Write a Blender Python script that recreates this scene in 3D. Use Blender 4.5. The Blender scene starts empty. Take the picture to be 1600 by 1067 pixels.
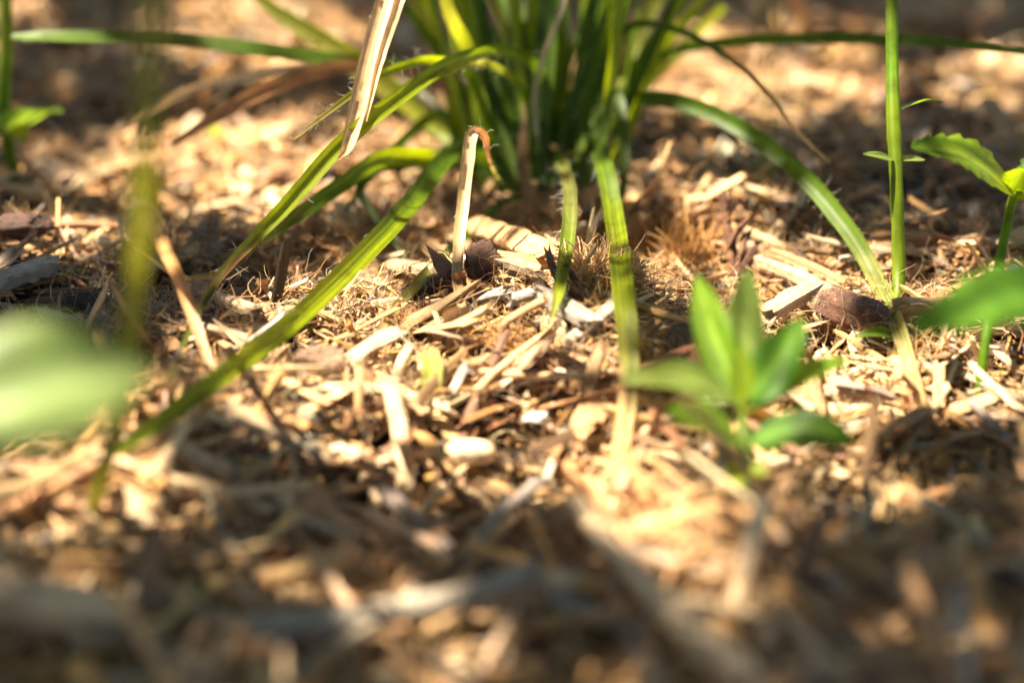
import bpy, math, random
import numpy as np
from math import radians, sin, cos, pi
from mathutils import Vector

# ------------------------------------------------------------------ camera, sky, sun, exposure
# all coordinates below are written in centimetres and scaled to metres (S) when meshes are made
S = 0.01
CAM_H, PITCH, LENS, FOCUS = 10.5, radians(23.0), 50.0, 27.4
scn = bpy.context.scene
col = scn.collection
cam_d = bpy.data.cameras.new('camera')
cam = bpy.data.objects.new('camera', cam_d)
col.objects.link(cam)
cam.location = (0, 0, CAM_H * S)
cam.rotation_euler = (pi / 2 - PITCH, 0, 0)
cam_d.lens = LENS
cam_d.sensor_width = 36
cam_d.clip_start = 0.004
cam_d.clip_end = 200
cam_d.dof.use_dof = True
cam_d.dof.focus_distance = FOCUS * S
cam_d.dof.aperture_fstop = 6.4
scn.camera = cam

SUN = np.array([-0.47, 0.04, 0.88])
SUN /= np.linalg.norm(SUN)
SUN_EL = math.asin(SUN[2])
SUN_AZ = math.atan2(SUN[0], SUN[1])          # clockwise from +Y
world = bpy.data.worlds.new('World')
scn.world = world
world.use_nodes = True
wn = world.node_tree.nodes
sky = wn.new('ShaderNodeTexSky')
sky.sky_type = 'NISHITA'
sky.sun_disc = False
sky.sun_elevation = SUN_EL
sky.sun_rotation = SUN_AZ
wn['Background'].inputs['Strength'].default_value = 0.05
world.node_tree.links.new(sky.outputs[0], wn['Background'].inputs['Color'])
sun_d = bpy.data.lights.new('sun', 'SUN')
sun_d.energy = 5.0
sun_d.angle = radians(0.53)
sun_d.color = (1.0, 0.885, 0.70)
sun_o = bpy.data.objects.new('sun', sun_d)
col.objects.link(sun_o)
sun_o.rotation_euler = Vector(SUN).to_track_quat('Z', 'Y').to_euler()
scn.view_settings.view_transform = 'Standard'
scn.view_settings.look = 'None'
scn.view_settings.exposure = 2.56
scn.view_settings.gamma = 1
scn.view_settings.use_curve_mapping = False
scn.cycles.use_denoising = True
scn.cycles.max_bounces = 8
scn.cycles.transparent_max_bounces = 6

rng = np.random.default_rng(7)
random.seed(7)

# ------------------------------------------------------------------ picture <-> place helpers
FW = np.array([0, cos(PITCH), -sin(PITCH)])
UP = np.array([0, sin(PITCH), cos(PITCH)])
RT = np.array([1.0, 0, 0])
C0 = np.array([0, 0, CAM_H])
K = 36.0 / LENS / 1600.0


def ray(px, py):
    return FW + (px - 800) * K * RT + (533.5 - py) * K * UP


def project(p):
    q = np.asarray(p) - C0
    d = q @ FW
    d = np.where(np.abs(d) < 1e-3, 1e-3, d)
    return 800 + (q @ RT) / d / K, 533.5 - (q @ UP) / d / K, d


_waves = [(rng.uniform(0, 2 * pi), rng.uniform(0, 6.28), wl, amp) for wl, amp in
          [(19, .30), (13, .22), (9, .20), (7, .16), (5, .13), (3.6, .10), (2.7, .07)]]
_bumps = [(0.3, 25.6, .85, 3.2, 2.2), (0.5, 29.5, -.55, 3.5, 1.6), (0.5, 20.0, -.75, 4.5, 2.6), (0, 13.5, -.6, 9, 3.5), (3.6, 18.6, .5, 2.2, 2.2), (-4.0, 21.0, -.25, 3, 2.5),
          (-6.5, 18.5, .5, 2.5, 2.0), (-5.5, 27.0, -.4, 3.0, 1.8), (6.5, 22.5, .35, 2.5, 1.4), (5.6, 31.5, .6, 2.4, 1.6),
          (0.8, 35.5, .5, 4, 3), (-9.5, 34.5, -1.0, 2.5, 2.5), (-10, 40, -.5, 5, 3), (10, 42, -.5, 6, 3), (9.6, 26.5, -.3, 2, 1.5)]


def terrain(x, y):
    x = np.asarray(x, float)
    y = np.asarray(y, float)
    h = np.zeros(np.broadcast(x, y).shape)
    for a, ph, wl, amp in _waves:
        h = h + amp * np.sin((x * cos(a) + y * sin(a)) * 2 * pi / wl + ph)
    for cx, cy, a, rx, ry in _bumps:
        h = h + a * np.exp(-((x - cx) / rx) ** 2 - ((y - cy) / ry) ** 2)
    return h * np.exp(-np.maximum(np.hypot(x, y) - 90, 0) / 60)


_D = np.concatenate([np.arange(8, 45, .06), np.arange(45, 120, .3)])


def ground_depth(px, py, lift=0.0):
    r = ray(px, py)
    pts = C0 + _D[:, None] * r
    below = pts[:, 2] < terrain(pts[:, 0], pts[:, 1]) + lift
    i = int(np.argmax(below))
    return _D[i] if below[i] else 120.0


def G(px, py, lift=0.0):
    return C0 + ground_depth(px, py, lift) * ray(px, py)


def P(px, py, d, clearance=0.12):
    return C0 + min(d, ground_depth(px, py, clearance)) * ray(px, py)


def px_cm(wpx, d):
    return wpx * K * d


# ------------------------------------------------------------------ materials
def new_mat(name):
    m = bpy.data.materials.new(name)
    m.use_nodes = True
    nt = m.node_tree
    nt.nodes.clear()
    out = nt.nodes.new('ShaderNodeOutputMaterial')
    return m, nt, out


def node(nt, typ, **kw):
    n = nt.nodes.new(typ)
    for k, v in kw.items():
        if k in n.inputs.keys() if hasattr(n.inputs, 'keys') else False:
            n.inputs[k].default_value = v
        else:
            setattr(n, k, v)
    return n


def mul_color(nt, a, fac_socket):
    m = nt.nodes.new('ShaderNodeMix')
    m.data_type = 'RGBA'
    m.blend_type = 'MULTIPLY'
    m.inputs['Factor'].default_value = 1
    nt.links.new(a, m.inputs[6])
    nt.links.new(fac_socket, m.inputs[7])
    return m.outputs[2]


def ramp(nt, src, stops):
    r = nt.nodes.new('ShaderNodeValToRGB')
    e = r.color_ramp.elements
    while len(e) > 1:
        e.remove(e[-1])
    e[0].position, e[0].color = stops[0][0], (*stops[0][1], 1)
    for p, c in stops[1:]:
        k = e.new(p)
        k.color = (*c, 1)
    nt.links.new(src, r.inputs[0])
    return r.outputs[0]


def uv_map(nt, sx, sy):
    uv = nt.nodes.new('ShaderNodeUVMap')
    mp = nt.nodes.new('ShaderNodeMapping')
    mp.inputs['Scale'].default_value = (sx, sy, 1)
    nt.links.new(uv.outputs[0], mp.inputs[0])
    return mp.outputs[0]


def noise(nt, vec, scale, detail=3, rough=.55):
    n = nt.nodes.new('ShaderNodeTexNoise')
    n.inputs['Scale'].default_value = scale
    n.inputs['Detail'].default_value = detail
    n.inputs['Roughness'].default_value = rough
    if vec is not None:
        nt.links.new(vec, n.inputs['Vector'])
    return n.outputs['Fac']


def bump(nt, h, strength, dist):
    b = nt.nodes.new('ShaderNodeBump')
    b.inputs['Strength'].default_value = strength
    b.inputs['Distance'].default_value = dist
    nt.links.new(h, b.inputs['Height'])
    return b.outputs[0]


def wood_material(name='wood', speck=False):
    m, nt, out = new_mat(name)
    at = node(nt, 'ShaderNodeAttribute', attribute_name='Col')
    g = noise(nt, uv_map(nt, 1.1, 26), 1.0, 4, .6)
    g2 = noise(nt, uv_map(nt, 5, 9), 1.0, 5, .65)
    c = mul_color(nt, at.outputs['Color'], ramp(nt, g, [(.3, (.50, .44, .40)), (.5, (.92, .9, .88)), (.7, (1.18, 1.16, 1.12))]))
    c = mul_color(nt, c, ramp(nt, g2, [(.30, (.36, .30, .26)), (.46, (1, 1, 1)), (.7, (1.1, 1.07, 1.04))]))
    if speck:
        s = noise(nt, uv_map(nt, 14, 22), 1.0, 3, .7)
        c = mul_color(nt, c, ramp(nt, s, [(.36, (.10, .075, .06)), (.47, (1, 1, 1))]))
    b = node(nt, 'ShaderNodeBsdfPrincipled')
    b.inputs['Roughness'].default_value = .58
    b.inputs['Specular IOR Level'].default_value = .4
    nt.links.new(c, b.inputs['Base Color'])
    nt.links.new(bump(nt, g, .8, .0004), b.inputs['Normal'])
    tr = node(nt, 'ShaderNodeBsdfTranslucent')
    nt.links.new(c, tr.inputs['Color'])
    mx = node(nt, 'ShaderNodeMixShader')
    mx.inputs[0].default_value = .12
    nt.links.new(b.outputs[0], mx.inputs[1])
    nt.links.new(tr.outputs[0], mx.inputs[2])
    nt.links.new(mx.outputs[0], out.inputs[0])
    return m


def bark_material(name):
    m, nt, out = new_mat(name)
    at = node(nt, 'ShaderNodeAttribute', attribute_name='Col')
    tc = node(nt, 'ShaderNodeTexCoord')
    n1 = noise(nt, tc.outputs['Object'], 2600, 6, .72)
    n2 = noise(nt, tc.outputs['Object'], 600, 4, .6)
    c = mul_color(nt, at.outputs['Color'], ramp(nt, n1, [(.3, (.45, .4, .36)), (.5, (1, 1, 1)), (.72, (1.9, 1.75, 1.6))]))
    c = mul_color(nt, c, ramp(nt, n2, [(.35, (.6, .55, .5)), (.6, (1.15, 1.1, 1.05))]))
    b = node(nt, 'ShaderNodeBsdfPrincipled')
    b.inputs['Roughness'].default_value = .8
    nt.links.new(c, b.inputs['Base Color'])
    nt.links.new(bump(nt, n1, 1.0, .0006), b.inputs['Normal'])
    nt.links.new(b.outputs[0], out.inputs[0])
    return m


def fibre_material(name='fibre'):
    m, nt, out = new_mat(name)
    at = node(nt, 'ShaderNodeAttribute', attribute_name='Col')
    b = node(nt, 'ShaderNodeBsdfPrincipled')
    b.inputs['Roughness'].default_value = .6
    nt.links.new(at.outputs['Color'], b.inputs['Base Color'])
    tr = node(nt, 'ShaderNodeBsdfTranslucent')
    nt.links.new(at.outputs['Color'], tr.inputs['Color'])
    mx = node(nt, 'ShaderNodeMixShader')
    mx.inputs[0].default_value = .3
    nt.links.new(b.outputs[0], mx.inputs[1])
    nt.links.new(tr.outputs[0], mx.inputs[2])
    nt.links.new(mx.outputs[0], out.inputs[0])
    return m


def blade_material(name, trans=.5, veins=14, rough=.5, tint=(1.5, 1.35, .55), mottled=.5):
    m, nt, out = new_mat(name)
    at = node(nt, 'ShaderNodeAttribute', attribute_name='Col')
    v = noise(nt, uv_map(nt, .25, veins), 1.0, 2, .5)
    p = noise(nt, uv_map(nt, 2.2, 3.0), 1.0, 4, .6)
    c = mul_color(nt, at.outputs['Color'], ramp(nt, v, [(.32, (.58, .64, .5)), (.5, (1, 1, 1)), (.68, (1.35, 1.28, 1.2))]))
    lo = 1 - mottled
    c = mul_color(nt, c, ramp(nt, p, [(.25, (lo, lo * .9, lo * .8)), (.5, (1, 1, 1)), (.75, (1.2, 1.12, .95))]))
    b = node(nt, 'ShaderNodeBsdfPrincipled')
    b.inputs['Roughness'].default_value = rough
    b.inputs['Specular IOR Level'].default_value = .33
    nt.links.new(c, b.inputs['Base Color'])
    nt.links.new(bump(nt, v, .7, .0002), b.inputs['Normal'])
    tr = node(nt, 'ShaderNodeBsdfTranslucent')
    tc = node(nt, 'ShaderNodeRGB')
    tc.outputs[0].default_value = (*tint, 1)
    nt.links.new(mul_color(nt, c, tc.outputs[0]), tr.inputs['Color'])
    mx = node(nt, 'ShaderNodeMixShader')
    mx.inputs[0].default_value = trans
    nt.links.new(b.outputs[0], mx.inputs[1])
    nt.links.new(tr.outputs[0], mx.inputs[2])
    nt.links.new(mx.outputs[0], out.inputs[0])
    return m


def soil_material():
    m, nt, out = new_mat('soil')
    tc = node(nt, 'ShaderNodeTexCoord')
    n1 = noise(nt, tc.outputs['Object'], 1100, 6, .7)
    n2 = noise(nt, tc.outputs['Object'], 150, 4, .6)
    c1 = ramp(nt, n1, [(.35, (.009, .0055, .0035)), (.55, (.026, .015, .009)), (.72, (.10, .06, .03))])
    c = mul_color(nt, c1, ramp(nt, n2, [(.35, (.6, .6, .6)), (.65, (1.1, 1.05, 1))]))
    b = node(nt, 'ShaderNodeBsdfPrincipled')
    b.inputs['Roughness'].default_value = .95
    nt.links.new(c, b.inputs['Base Color'])
    nt.links.new(bump(nt, n1, 1, .002), b.inputs['Normal'])
    nt.links.new(b.outputs[0], out.inputs[0])
    return m


WOOD = wood_material()
WHITEWOOD = wood_material('mouldy_wood', True)
BARK = bark_material('bark')
FIBRE = fibre_material()
BLADE = blade_material('green_blade', .55, 17, mottled=.32)
DRY = blade_material('dry_blade', .35, 16, .5, (1.15, 1.0, .8), .45)
LEAF = blade_material('leaf', .58, 6, .46, (1.5, 1.4, .45), .4)
SHADE_LEAF = blade_material('shade_shrub_leaf', .18, 3, .5, (1.3, 1.3, .5), .25)  # dark leaf for the unseen shrub added to cast shade
SOIL = soil_material()

# ------------------------------------------------------------------ mesh helpers


def link(name, me, mat, parent=None, loc=None):
    o = bpy.data.objects.new(name, me)
    if mat and not me.materials:
        me.materials.append(mat)
    if parent is not None:
        o.parent = parent
    if loc is not None:
        o.location = Vector(loc) * S
    col.objects.link(o)
    return o


def np_mesh(name, V, F4, Fn=None, C=None, UV=None, smooth=False):
    """V (n,3) in cm, F4 (m,4) quads, Fn (k,M) n-gons, C (n,3) colours, UV (n,2)."""
    me = bpy.data.meshes.new(name)
    parts = [F4.reshape(-1)] + ([Fn.reshape(-1)] if Fn is not None and len(Fn) else [])
    loops = np.concatenate(parts).astype(np.int32)
    tot = np.full(len(F4), F4.shape[1], np.int32)
    if Fn is not None and len(Fn):
        tot = np.concatenate([tot, np.full(len(Fn), Fn.shape[1], np.int32)])
    start = np.concatenate([[0], np.cumsum(tot)[:-1]]).astype(np.int32)
    me.vertices.add(len(V))
    me.vertices.foreach_set('co', (V * S).astype(np.float32).reshape(-1))
    me.loops.add(len(loops))
    me.loops.foreach_set('vertex_index', loops)
    me.polygons.add(len(tot))
    me.polygons.foreach_set('loop_start', start)
    me.polygons.foreach_set('loop_total', tot)
    me.polygons.foreach_set('use_smooth', np.full(len(tot), bool(smooth)))
    if C is not None:
        a = me.attributes.new('Col', 'FLOAT_COLOR', 'POINT')
        a.data.foreach_set('color', np.concatenate([C, np.ones((len(C), 1))], 1).astype(np.float32).reshape(-1))
    if UV is not None:
        u = me.uv_layers.new(name='UVMap')
        u.data.foreach_set('uv', UV[loops].astype(np.float32).reshape(-1))
    me.update(calc_edges=True)
    return me


def tag(o, label=None, cat=None, group=None, kind=None):
    if label: o['label'] = label
    if cat: o['category'] = cat
    if group: o['group'] = group
    if kind: o['kind'] = kind
    return o


def empty(name, loc, label, cat, group=None):
    o = bpy.data.objects.new(name, None)
    o.empty_display_size = .01
    o.location = Vector(loc) * S
    col.objects.link(o)
    return tag(o, label, cat, group)


def unit(v):
    return v / np.maximum(np.linalg.norm(v, axis=-1, keepdims=True), 1e-9)


def sticks(n, centre, axis, side, L, W, T, colour, rings=5, M=6, bend=.06, rag=.12, ridge=.12, taper=.25, flat=True, endgrain=1.0):
    """n splinters at once: box-like section, fibrous ridges, torn ends. Returns V,F4,Fn,C,UV."""
    axis = unit(axis)
    side = unit(side - axis * np.sum(side * axis, -1, keepdims=True))
    nor = np.cross(axis, side)
    ang = (np.arange(M) + .5) / M * 2 * pi
    e = .55                                           # super-ellipse: boxy section
    cs = np.sign(np.cos(ang)) * np.abs(np.cos(ang)) ** e
    sn = np.sign(np.sin(ang)) * np.abs(np.sin(ang)) ** e
    t = np.linspace(-.5, .5, rings)
    rad = 1 + ridge * rng.standard_normal((n, 1, M))                    # lengthwise ridges
    rad = rad * (1 + ridge * .5 * rng.standard_normal((n, rings, M)))
    tp = 1 - np.abs(rng.uniform(0, taper, (n, 1, 1))) * (t[None, :, None] * rng.choice([-1, 1], (n, 1, 1)) + .5)
    rad = rad * tp
    u = np.broadcast_to(t[None, :, None], (n, rings, M)).copy()
    u[:, 0, :] += rag * rng.uniform(-.6, 1, (n, M)) * np.minimum(1, W / L)[:, None]
    u[:, -1, :] -= rag * rng.uniform(-.6, 1, (n, M)) * np.minimum(1, W / L)[:, None]
    b1 = bend * rng.standard_normal((n, 1, 1)) * L[:, None, None]
    b2 = bend * rng.standard_normal((n, 1, 1)) * L[:, None, None]
    k1 = bend * .5 * rng.standard_normal((n, rings, 1)) * L[:, None, None] * .4
    off_s = cs * rad * (W / 2)[:, None, None] + b1 * (4 * u ** 2 - .33) + k1
    off_n = sn * rad * (T / 2)[:, None, None] + b2 * (4 * u ** 2 - .33)
    V = centre[:, None, None, :] + axis[:, None, None, :] * (u * L[:, None, None])[..., None] \
        + side[:, None, None, :] * off_s[..., None] + nor[:, None, None, :] * off_n[..., None]
    V = V.reshape(-1, 3)
    base = (np.arange(n) * rings * M)[:, None, None]
    r = np.arange(rings - 1)[None, :, None] * M
    k = np.arange(M)[None, None, :]
    k2 = (k + 1) % M
    F4 = np.stack(np.broadcast_arrays(base + r + k, base + r + k2, base + r + M + k2, base + r + M + k), -1).reshape(-1, 4)
    c0 = (np.arange(n) * rings * M)[:, None] + np.arange(M)[::-1][None]
    c1 = (np.arange(n) * rings * M + (rings - 1) * M)[:, None] + np.arange(M)[None]
    Fn = np.concatenate([c0, c1])
    C = np.broadcast_to(colour[:, None, None, :], (n, rings, M, 3)).copy()
    C[:, 0] *= endgrain
    C[:, -1] *= endgrain
    C *= (1 + .10 * rng.standard_normal((n, 1, M, 1))) * (1 + .13 * rng.standard_normal((n, rings, 1, 1)))
    C = np.clip(C, .004, .9).reshape(-1, 3)
    uu = u * L[:, None, None] + rng.uniform(0, 90, (n, 1, 1))
    per = 2 * (W + T)
    vv = np.broadcast_to((np.arange(M) / M)[None, None, :], (n, rings, M)) * per[:, None, None] + rng.uniform(0, 90, (n, 1, 1))
    return V, F4, Fn, C, np.stack([uu, vv], -1).reshape(-1, 2)


def strands(start, d0, L, r, colour, seg=6, curl=.5, gravity=0.0, tiptone=1.0, M=3):
    """many hair-like strands, triangular section, random curl."""
    n = len(start)
    d = unit(d0)
    pts = [start]
    bendv = rng.standard_normal((n, 3)) * curl
    for i in range(seg):
        bendv = bendv * .75 + rng.standard_normal((n, 3)) * curl * .6
        d = unit(d + bendv / seg * 2 + np.array([0, 0, -gravity / seg]))
        pts.append(pts[-1] + d * (L / seg)[:, None])
    pts = np.stack(pts, 1)
    tan = np.gradient(pts, axis=1)
    tan = unit(tan)
    ref = np.broadcast_to(unit(rng.standard_normal((n, 1, 3))), tan.shape)
    s = unit(np.cross(tan, ref))
    q = np.cross(tan, s)
    w = np.linspace(1, .35, seg + 1)[None, :, None]
    ang = np.arange(M) / M * 2 * pi
    V = pts[:, :, None, :] + (s[:, :, None, :] * np.cos(ang)[None, None, :, None] + q[:, :, None, :] * np.sin(ang)[None, None, :, None]) \
        * (r[:, None, None] * w)[..., None]
    base = (np.arange(n) * (seg + 1) * M)[:, None, None]
    rr = np.arange(seg)[None, :, None] * M
    k = np.arange(M)[None, None, :]
    k2 = (k + 1) % M
    F4 = np.stack(np.broadcast_arrays(base + rr + k, base + rr + k2, base + rr + M + k2, base + rr + M + k), -1).reshape(-1, 4)
    tone = np.linspace(1, tiptone, seg + 1)[None, :, None, None]
    C = np.clip(np.broadcast_to(colour[:, None, None, :], (n, seg + 1, M, 3)) * tone, .004, .9).reshape(-1, 3)
    return V.reshape(-1, 3), F4, C


def catmull(pts, n):
    pts = np.asarray(pts, float)
    p = np.concatenate([[2 * pts[0] - pts[1]], pts, [2 * pts[-1] - pts[-2]]])
    seg = len(pts) - 1
    ts = np.linspace(0, seg, n)
    out = []
    for t in ts:
        i = min(int(t), seg - 1)
        f = t - i
        a, b, c, d = p[i], p[i + 1], p[i + 2], p[i + 3]
        out.append(.5 * (2 * b + (c - a) * f + (2 * a - 5 * b + 4 * c - d) * f * f + (3 * b - a - 3 * c + d) * f ** 3))
    return np.array(out)


# ------------------------------------------------------------------ colours (linear albedo)
CREAM = np.array([.61, .445, .27]); STRAW = np.array([.56, .355, .165]); TAN = np.array([.44, .255, .115]); GOLD = np.array([.54, .30, .10])
GINGER = np.array([.33, .165, .07]); GREY = np.array([.33, .28, .215]); BROWN = np.array([.17, .09, .045]); DARK = np.array([.06, .034, .02])
WHITE = np.array([.44, .38, .31])
PALETTE = np.array([CREAM, STRAW, TAN, GOLD, GINGER, GREY, BROWN, DARK])
TONE = ['cream', 'straw-yellow', 'tan', 'golden', 'ginger-brown', 'grey', 'brown', 'dark brown']


def pick_colours(n, x, y, weights=(.18, .24, .2, .14, .10, .08, .04, .02)):
    w = np.array(weights)
    idx = rng.choice(len(PALETTE), n, p=w / w.sum())
    # the strip left of the mound and the strip behind the pellet hold more weathered grey and brown bits
    px, py, d = project(np.stack([x, y, np.zeros(n)], -1))
    weather = np.exp(-((px - 230) / 260) ** 2 - ((py - 480) / 110) ** 2) + .8 * np.exp(-((px - 1350) / 330) ** 2 - ((py - 330) / 110) ** 2)
    sw = rng.random(n) < weather * .55
    idx[sw] = rng.choice([2, 4, 5, 5, 6, 6, 7], sw.sum())
    c = PALETTE[idx] * (1 + .14 * rng.standard_normal((n, 1))) * (1 + .05 * rng.standard_normal((n, 3)))
    return np.clip(c, .01, .8), idx


# ------------------------------------------------------------------ ground
def build_ground():
    xs = np.concatenate([-np.geomspace(3000, 62, 14), np.arange(-60, 60.1, .6), np.geomspace(62, 3000, 14)])
    ys = np.concatenate([-np.geomspace(3000, 42, 14), np.arange(-40, 100.1, .6), np.geomspace(102, 3000, 14)])
    X, Y = np.meshgrid(xs, ys)
    Z = terrain(X, Y) - .28
    V = np.stack([X, Y, Z], -1).reshape(-1, 3)
    nx, ny = len(xs), len(ys)
    i = np.arange(ny - 1)[:, None] * nx + np.arange(nx - 1)[None]
    F = np.stack([i, i + 1, i + nx + 1, i + nx], -1).reshape(-1, 4)
    o = link('soil_ground', np_mesh('soil_ground', V, F, smooth=True), SOIL)
    tag(o, kind='structure')


build_ground()


def scatter_xy(n, y0=9.0, y1=82.0, margin=6.0, power=1.0):
    """points over the wedge of ground round the view, thinning gently with distance."""
    out = []
    got = 0
    while got < n:
        y = rng.uniform(y0, y1, n * 2)
        x = rng.uniform(-1, 1, n * 2) * (.44 * y1 + margin)
        keep = (np.abs(x) < .44 * y + margin) & (rng.random(n * 2) < np.minimum(1, (26 / y) ** power))
        out.append(np.stack([x[keep], y[keep]], -1))
        got += keep.sum()
    return np.concatenate(out)[:n]


def lay(xy, lift, tilt, upright=0.0):
    """centres and axes of pieces lying on the terrain."""
    n = len(xy)
    z = terrain(xy[:, 0], xy[:, 1]) + lift
    yaw = rng.uniform(0, 2 * pi, n)
    pit = rng.normal(0, tilt, n)
    up = rng.random(n) < upright
    pit[up] = rng.uniform(.6, 1.3, up.sum())
    ax = np.stack([np.cos(yaw) * np.cos(pit), np.sin(yaw) * np.cos(pit), np.sin(pit)], -1)
    roll = rng.normal(0, .5, n)
    s = np.stack([-np.sin(yaw), np.cos(yaw), np.zeros(n)], -1)
    nn = np.cross(ax, s)
    side = s * np.cos(roll)[:, None] + nn * np.sin(roll)[:, None]
    return np.concatenate([xy, z[:, None]], 1), ax, side


HOLES = [(40, 270, 90, 60), (650, 455, 70, 30), (600, 790, 90, 40), (720, 860, 70, 40), (1340, 770, 90, 45), (290, 470, 90, 45), (1440, 300, 110, 50),
         (560, 700, 60, 25), (800, 760, 50, 40), (870, 830, 40, 40), (400, 560, 40, 30), (60, 470, 90, 40), (1080, 470, 50, 35), (1190, 560, 60, 30), (1300, 545, 80, 25), (250, 840, 60, 35), (760, 1000, 90, 40), (960, 640, 30, 40)]


HEROES = np.array([(1332, 487, 62, 34), (502, 566, 48, 30), (735, 706, 46, 26), (675, 590, 26, 40), (1236, 474, 42, 26), (752, 420, 36, 40), (840, 652, 24, 16), (626, 690, 22, 70), (1165, 770, 26, 30), (950, 845, 34, 30), (1030, 930, 40, 34)])


def clear_of_heroes(xy):
    """nothing loose lies on top of the pieces one can make out."""
    px, py, d = project(np.concatenate([xy, terrain(xy[:, 0], xy[:, 1])[:, None] + .25], 1))
    ok = np.ones(len(xy), bool)
    for cx, cy, rx, ry in HEROES:
        ok &= ((px - cx) / rx) ** 2 + ((py - cy - ry * .5) / (ry * 1.5)) ** 2 > 1
    return ok


def hollow(xy):
    px, py, d = project(np.concatenate([xy, terrain(xy[:, 0], xy[:, 1])[:, None]], 1))
    v = np.zeros(len(xy))
    for cx, cy, rx, ry in HOLES:
        v = np.maximum(v, np.exp(-((px - cx) / rx) ** 4 - ((py - cy) / ry) ** 4))
    w = np.sin(xy[:, 0] * 1.15 + 1.7 * np.sin(xy[:, 1] * .8 + 1)) * np.sin(xy[:, 1] * 1.05 + 1.5 * np.sin(xy[:, 0] * .7 + 2))
    return np.maximum(v, np.clip((w - .62) * 6, 0, 1))


def bulk():
    # chips, the body of the mulch
    n = 13500
    xy = scatter_xy(n, power=.6)
    xy = xy[rng.random(n) > .6 * hollow(xy)]
    nl = np.stack([rng.uniform(-11, 11, 520), rng.uniform(12, 22.5, 520)], -1)
    xy = np.concatenate([xy, nl])
    n = len(xy)
    low = np.where(clear_of_heroes(xy), 0, .45)
    c, a, s = lay(xy, rng.uniform(-.3, .22, n) - .45 * hollow(xy) - low, .24, .03)
    L = np.clip(rng.lognormal(math.log(1.6), .5, n), .6, 4.2)
    L[-520:] = rng.uniform(1.8, 4.5, 520)
    W = np.clip(rng.lognormal(math.log(.18), .48, n), .06, .7)
    W[-520:] = rng.uniform(.09, .24, 520)
    c[-520:, 2] += .3
    T = np.clip(W * rng.uniform(.2, .6, n), .04, .26)
    fl = (rng.random(n) < .4) & (xy[:, 1] > 21)
    W[xy[:, 1] < 20] *= .8
    W[fl] *= 1.7
    T[fl] *= .45
    W = np.minimum(W, L * .8)
    colr, _ = pick_colours(n, xy[:, 0], xy[:, 1])
    o = link('wood_mulch', np_mesh('wood_mulch', *sticks(n, c, a, s, L, W, T, colr, 4, 6, rag=1.0)), WOOD)
    tag(o, 'loose wood chips and straw making up the bed of mulch', 'mulch', kind='stuff')
    # splinters
    n = 36000
    xy = scatter_xy(int(n * 1.3), power=1.0)
    xy = xy[rng.random(len(xy)) > .8 * hollow(xy)][:n]
    n = len(xy)
    c, a, s = lay(xy, rng.uniform(-.15, .35, n) - .3 * hollow(xy) - np.where(clear_of_heroes(xy), 0, .35), .35, .08)
    L = np.clip(rng.lognormal(math.log(.72), .5, n), .28, 2.2)
    W = np.clip(rng.lognormal(math.log(.06), .5, n), .02, .2)
    T = W * rng.uniform(.4, .9, n)
    colr, _ = pick_colours(n, xy[:, 0], xy[:, 1], (.25, .26, .16, .18, .06, .05, .03, .01))
    o = link('wood_splinters', np_mesh('wood_splinters', *sticks(n, c, a, s, L, W, T, colr, 3, 4, bend=.05, rag=1.0)), WOOD)
    tag(o, 'fine wood splinters and crumbs lying all over the mulch', 'splinters', kind='stuff')
    # fluff: curly fibres, in patches
    n = 22000
    xy = scatter_xy(n * 3, y0=12, y1=48, margin=2, power=1.6)
    clump = np.sin(xy[:, 0] * 1.9 + np.sin(xy[:, 1] * 1.3) * 1.4) * np.sin(xy[:, 1] * 1.6 + np.sin(xy[:, 0] * 1.1) * 1.7)
    xy = xy[clump > -.05][:n]
    zx = np.stack([rng.uniform(-9, 9, 16000), rng.uniform(19, 33, 16000)], -1)
    k = np.sin(zx[:, 0] * 2.3 + np.sin(zx[:, 1] * 1.7) * 1.6) * np.sin(zx[:, 1] * 2.1 + np.sin(zx[:, 0] * 1.3) * 1.8)
    zx = zx[(k > .12) & (hollow(zx) < .5)]
    xy = np.concatenate([xy, zx])
    n = len(xy)
    st = np.concatenate([xy, (terrain(xy[:, 0], xy[:, 1]) + rng.uniform(.0, .48, n))[:, None]], 1)
    d0 = rng.standard_normal((n, 3)) * np.array([1, 1, .5])
    colr, _ = pick_colours(n, xy[:, 0], xy[:, 1], (.3, .3, .15, .2, .03, .06, .01, .0))
    V, F, C = strands(st, d0, rng.uniform(.25, 1.0, n), rng.uniform(.006, .0125, n), colr * 1.05, 6, 1.3)
    o = link('wood_fibres', np_mesh('wood_fibres', V, F, None, C, smooth=True), FIBRE)
    tag(o, 'curly pale wood fibres matted among the chips', 'fibres', kind='stuff')


bulk()

# ------------------------------------------------------------------ hand-placed pieces of the mulch


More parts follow.
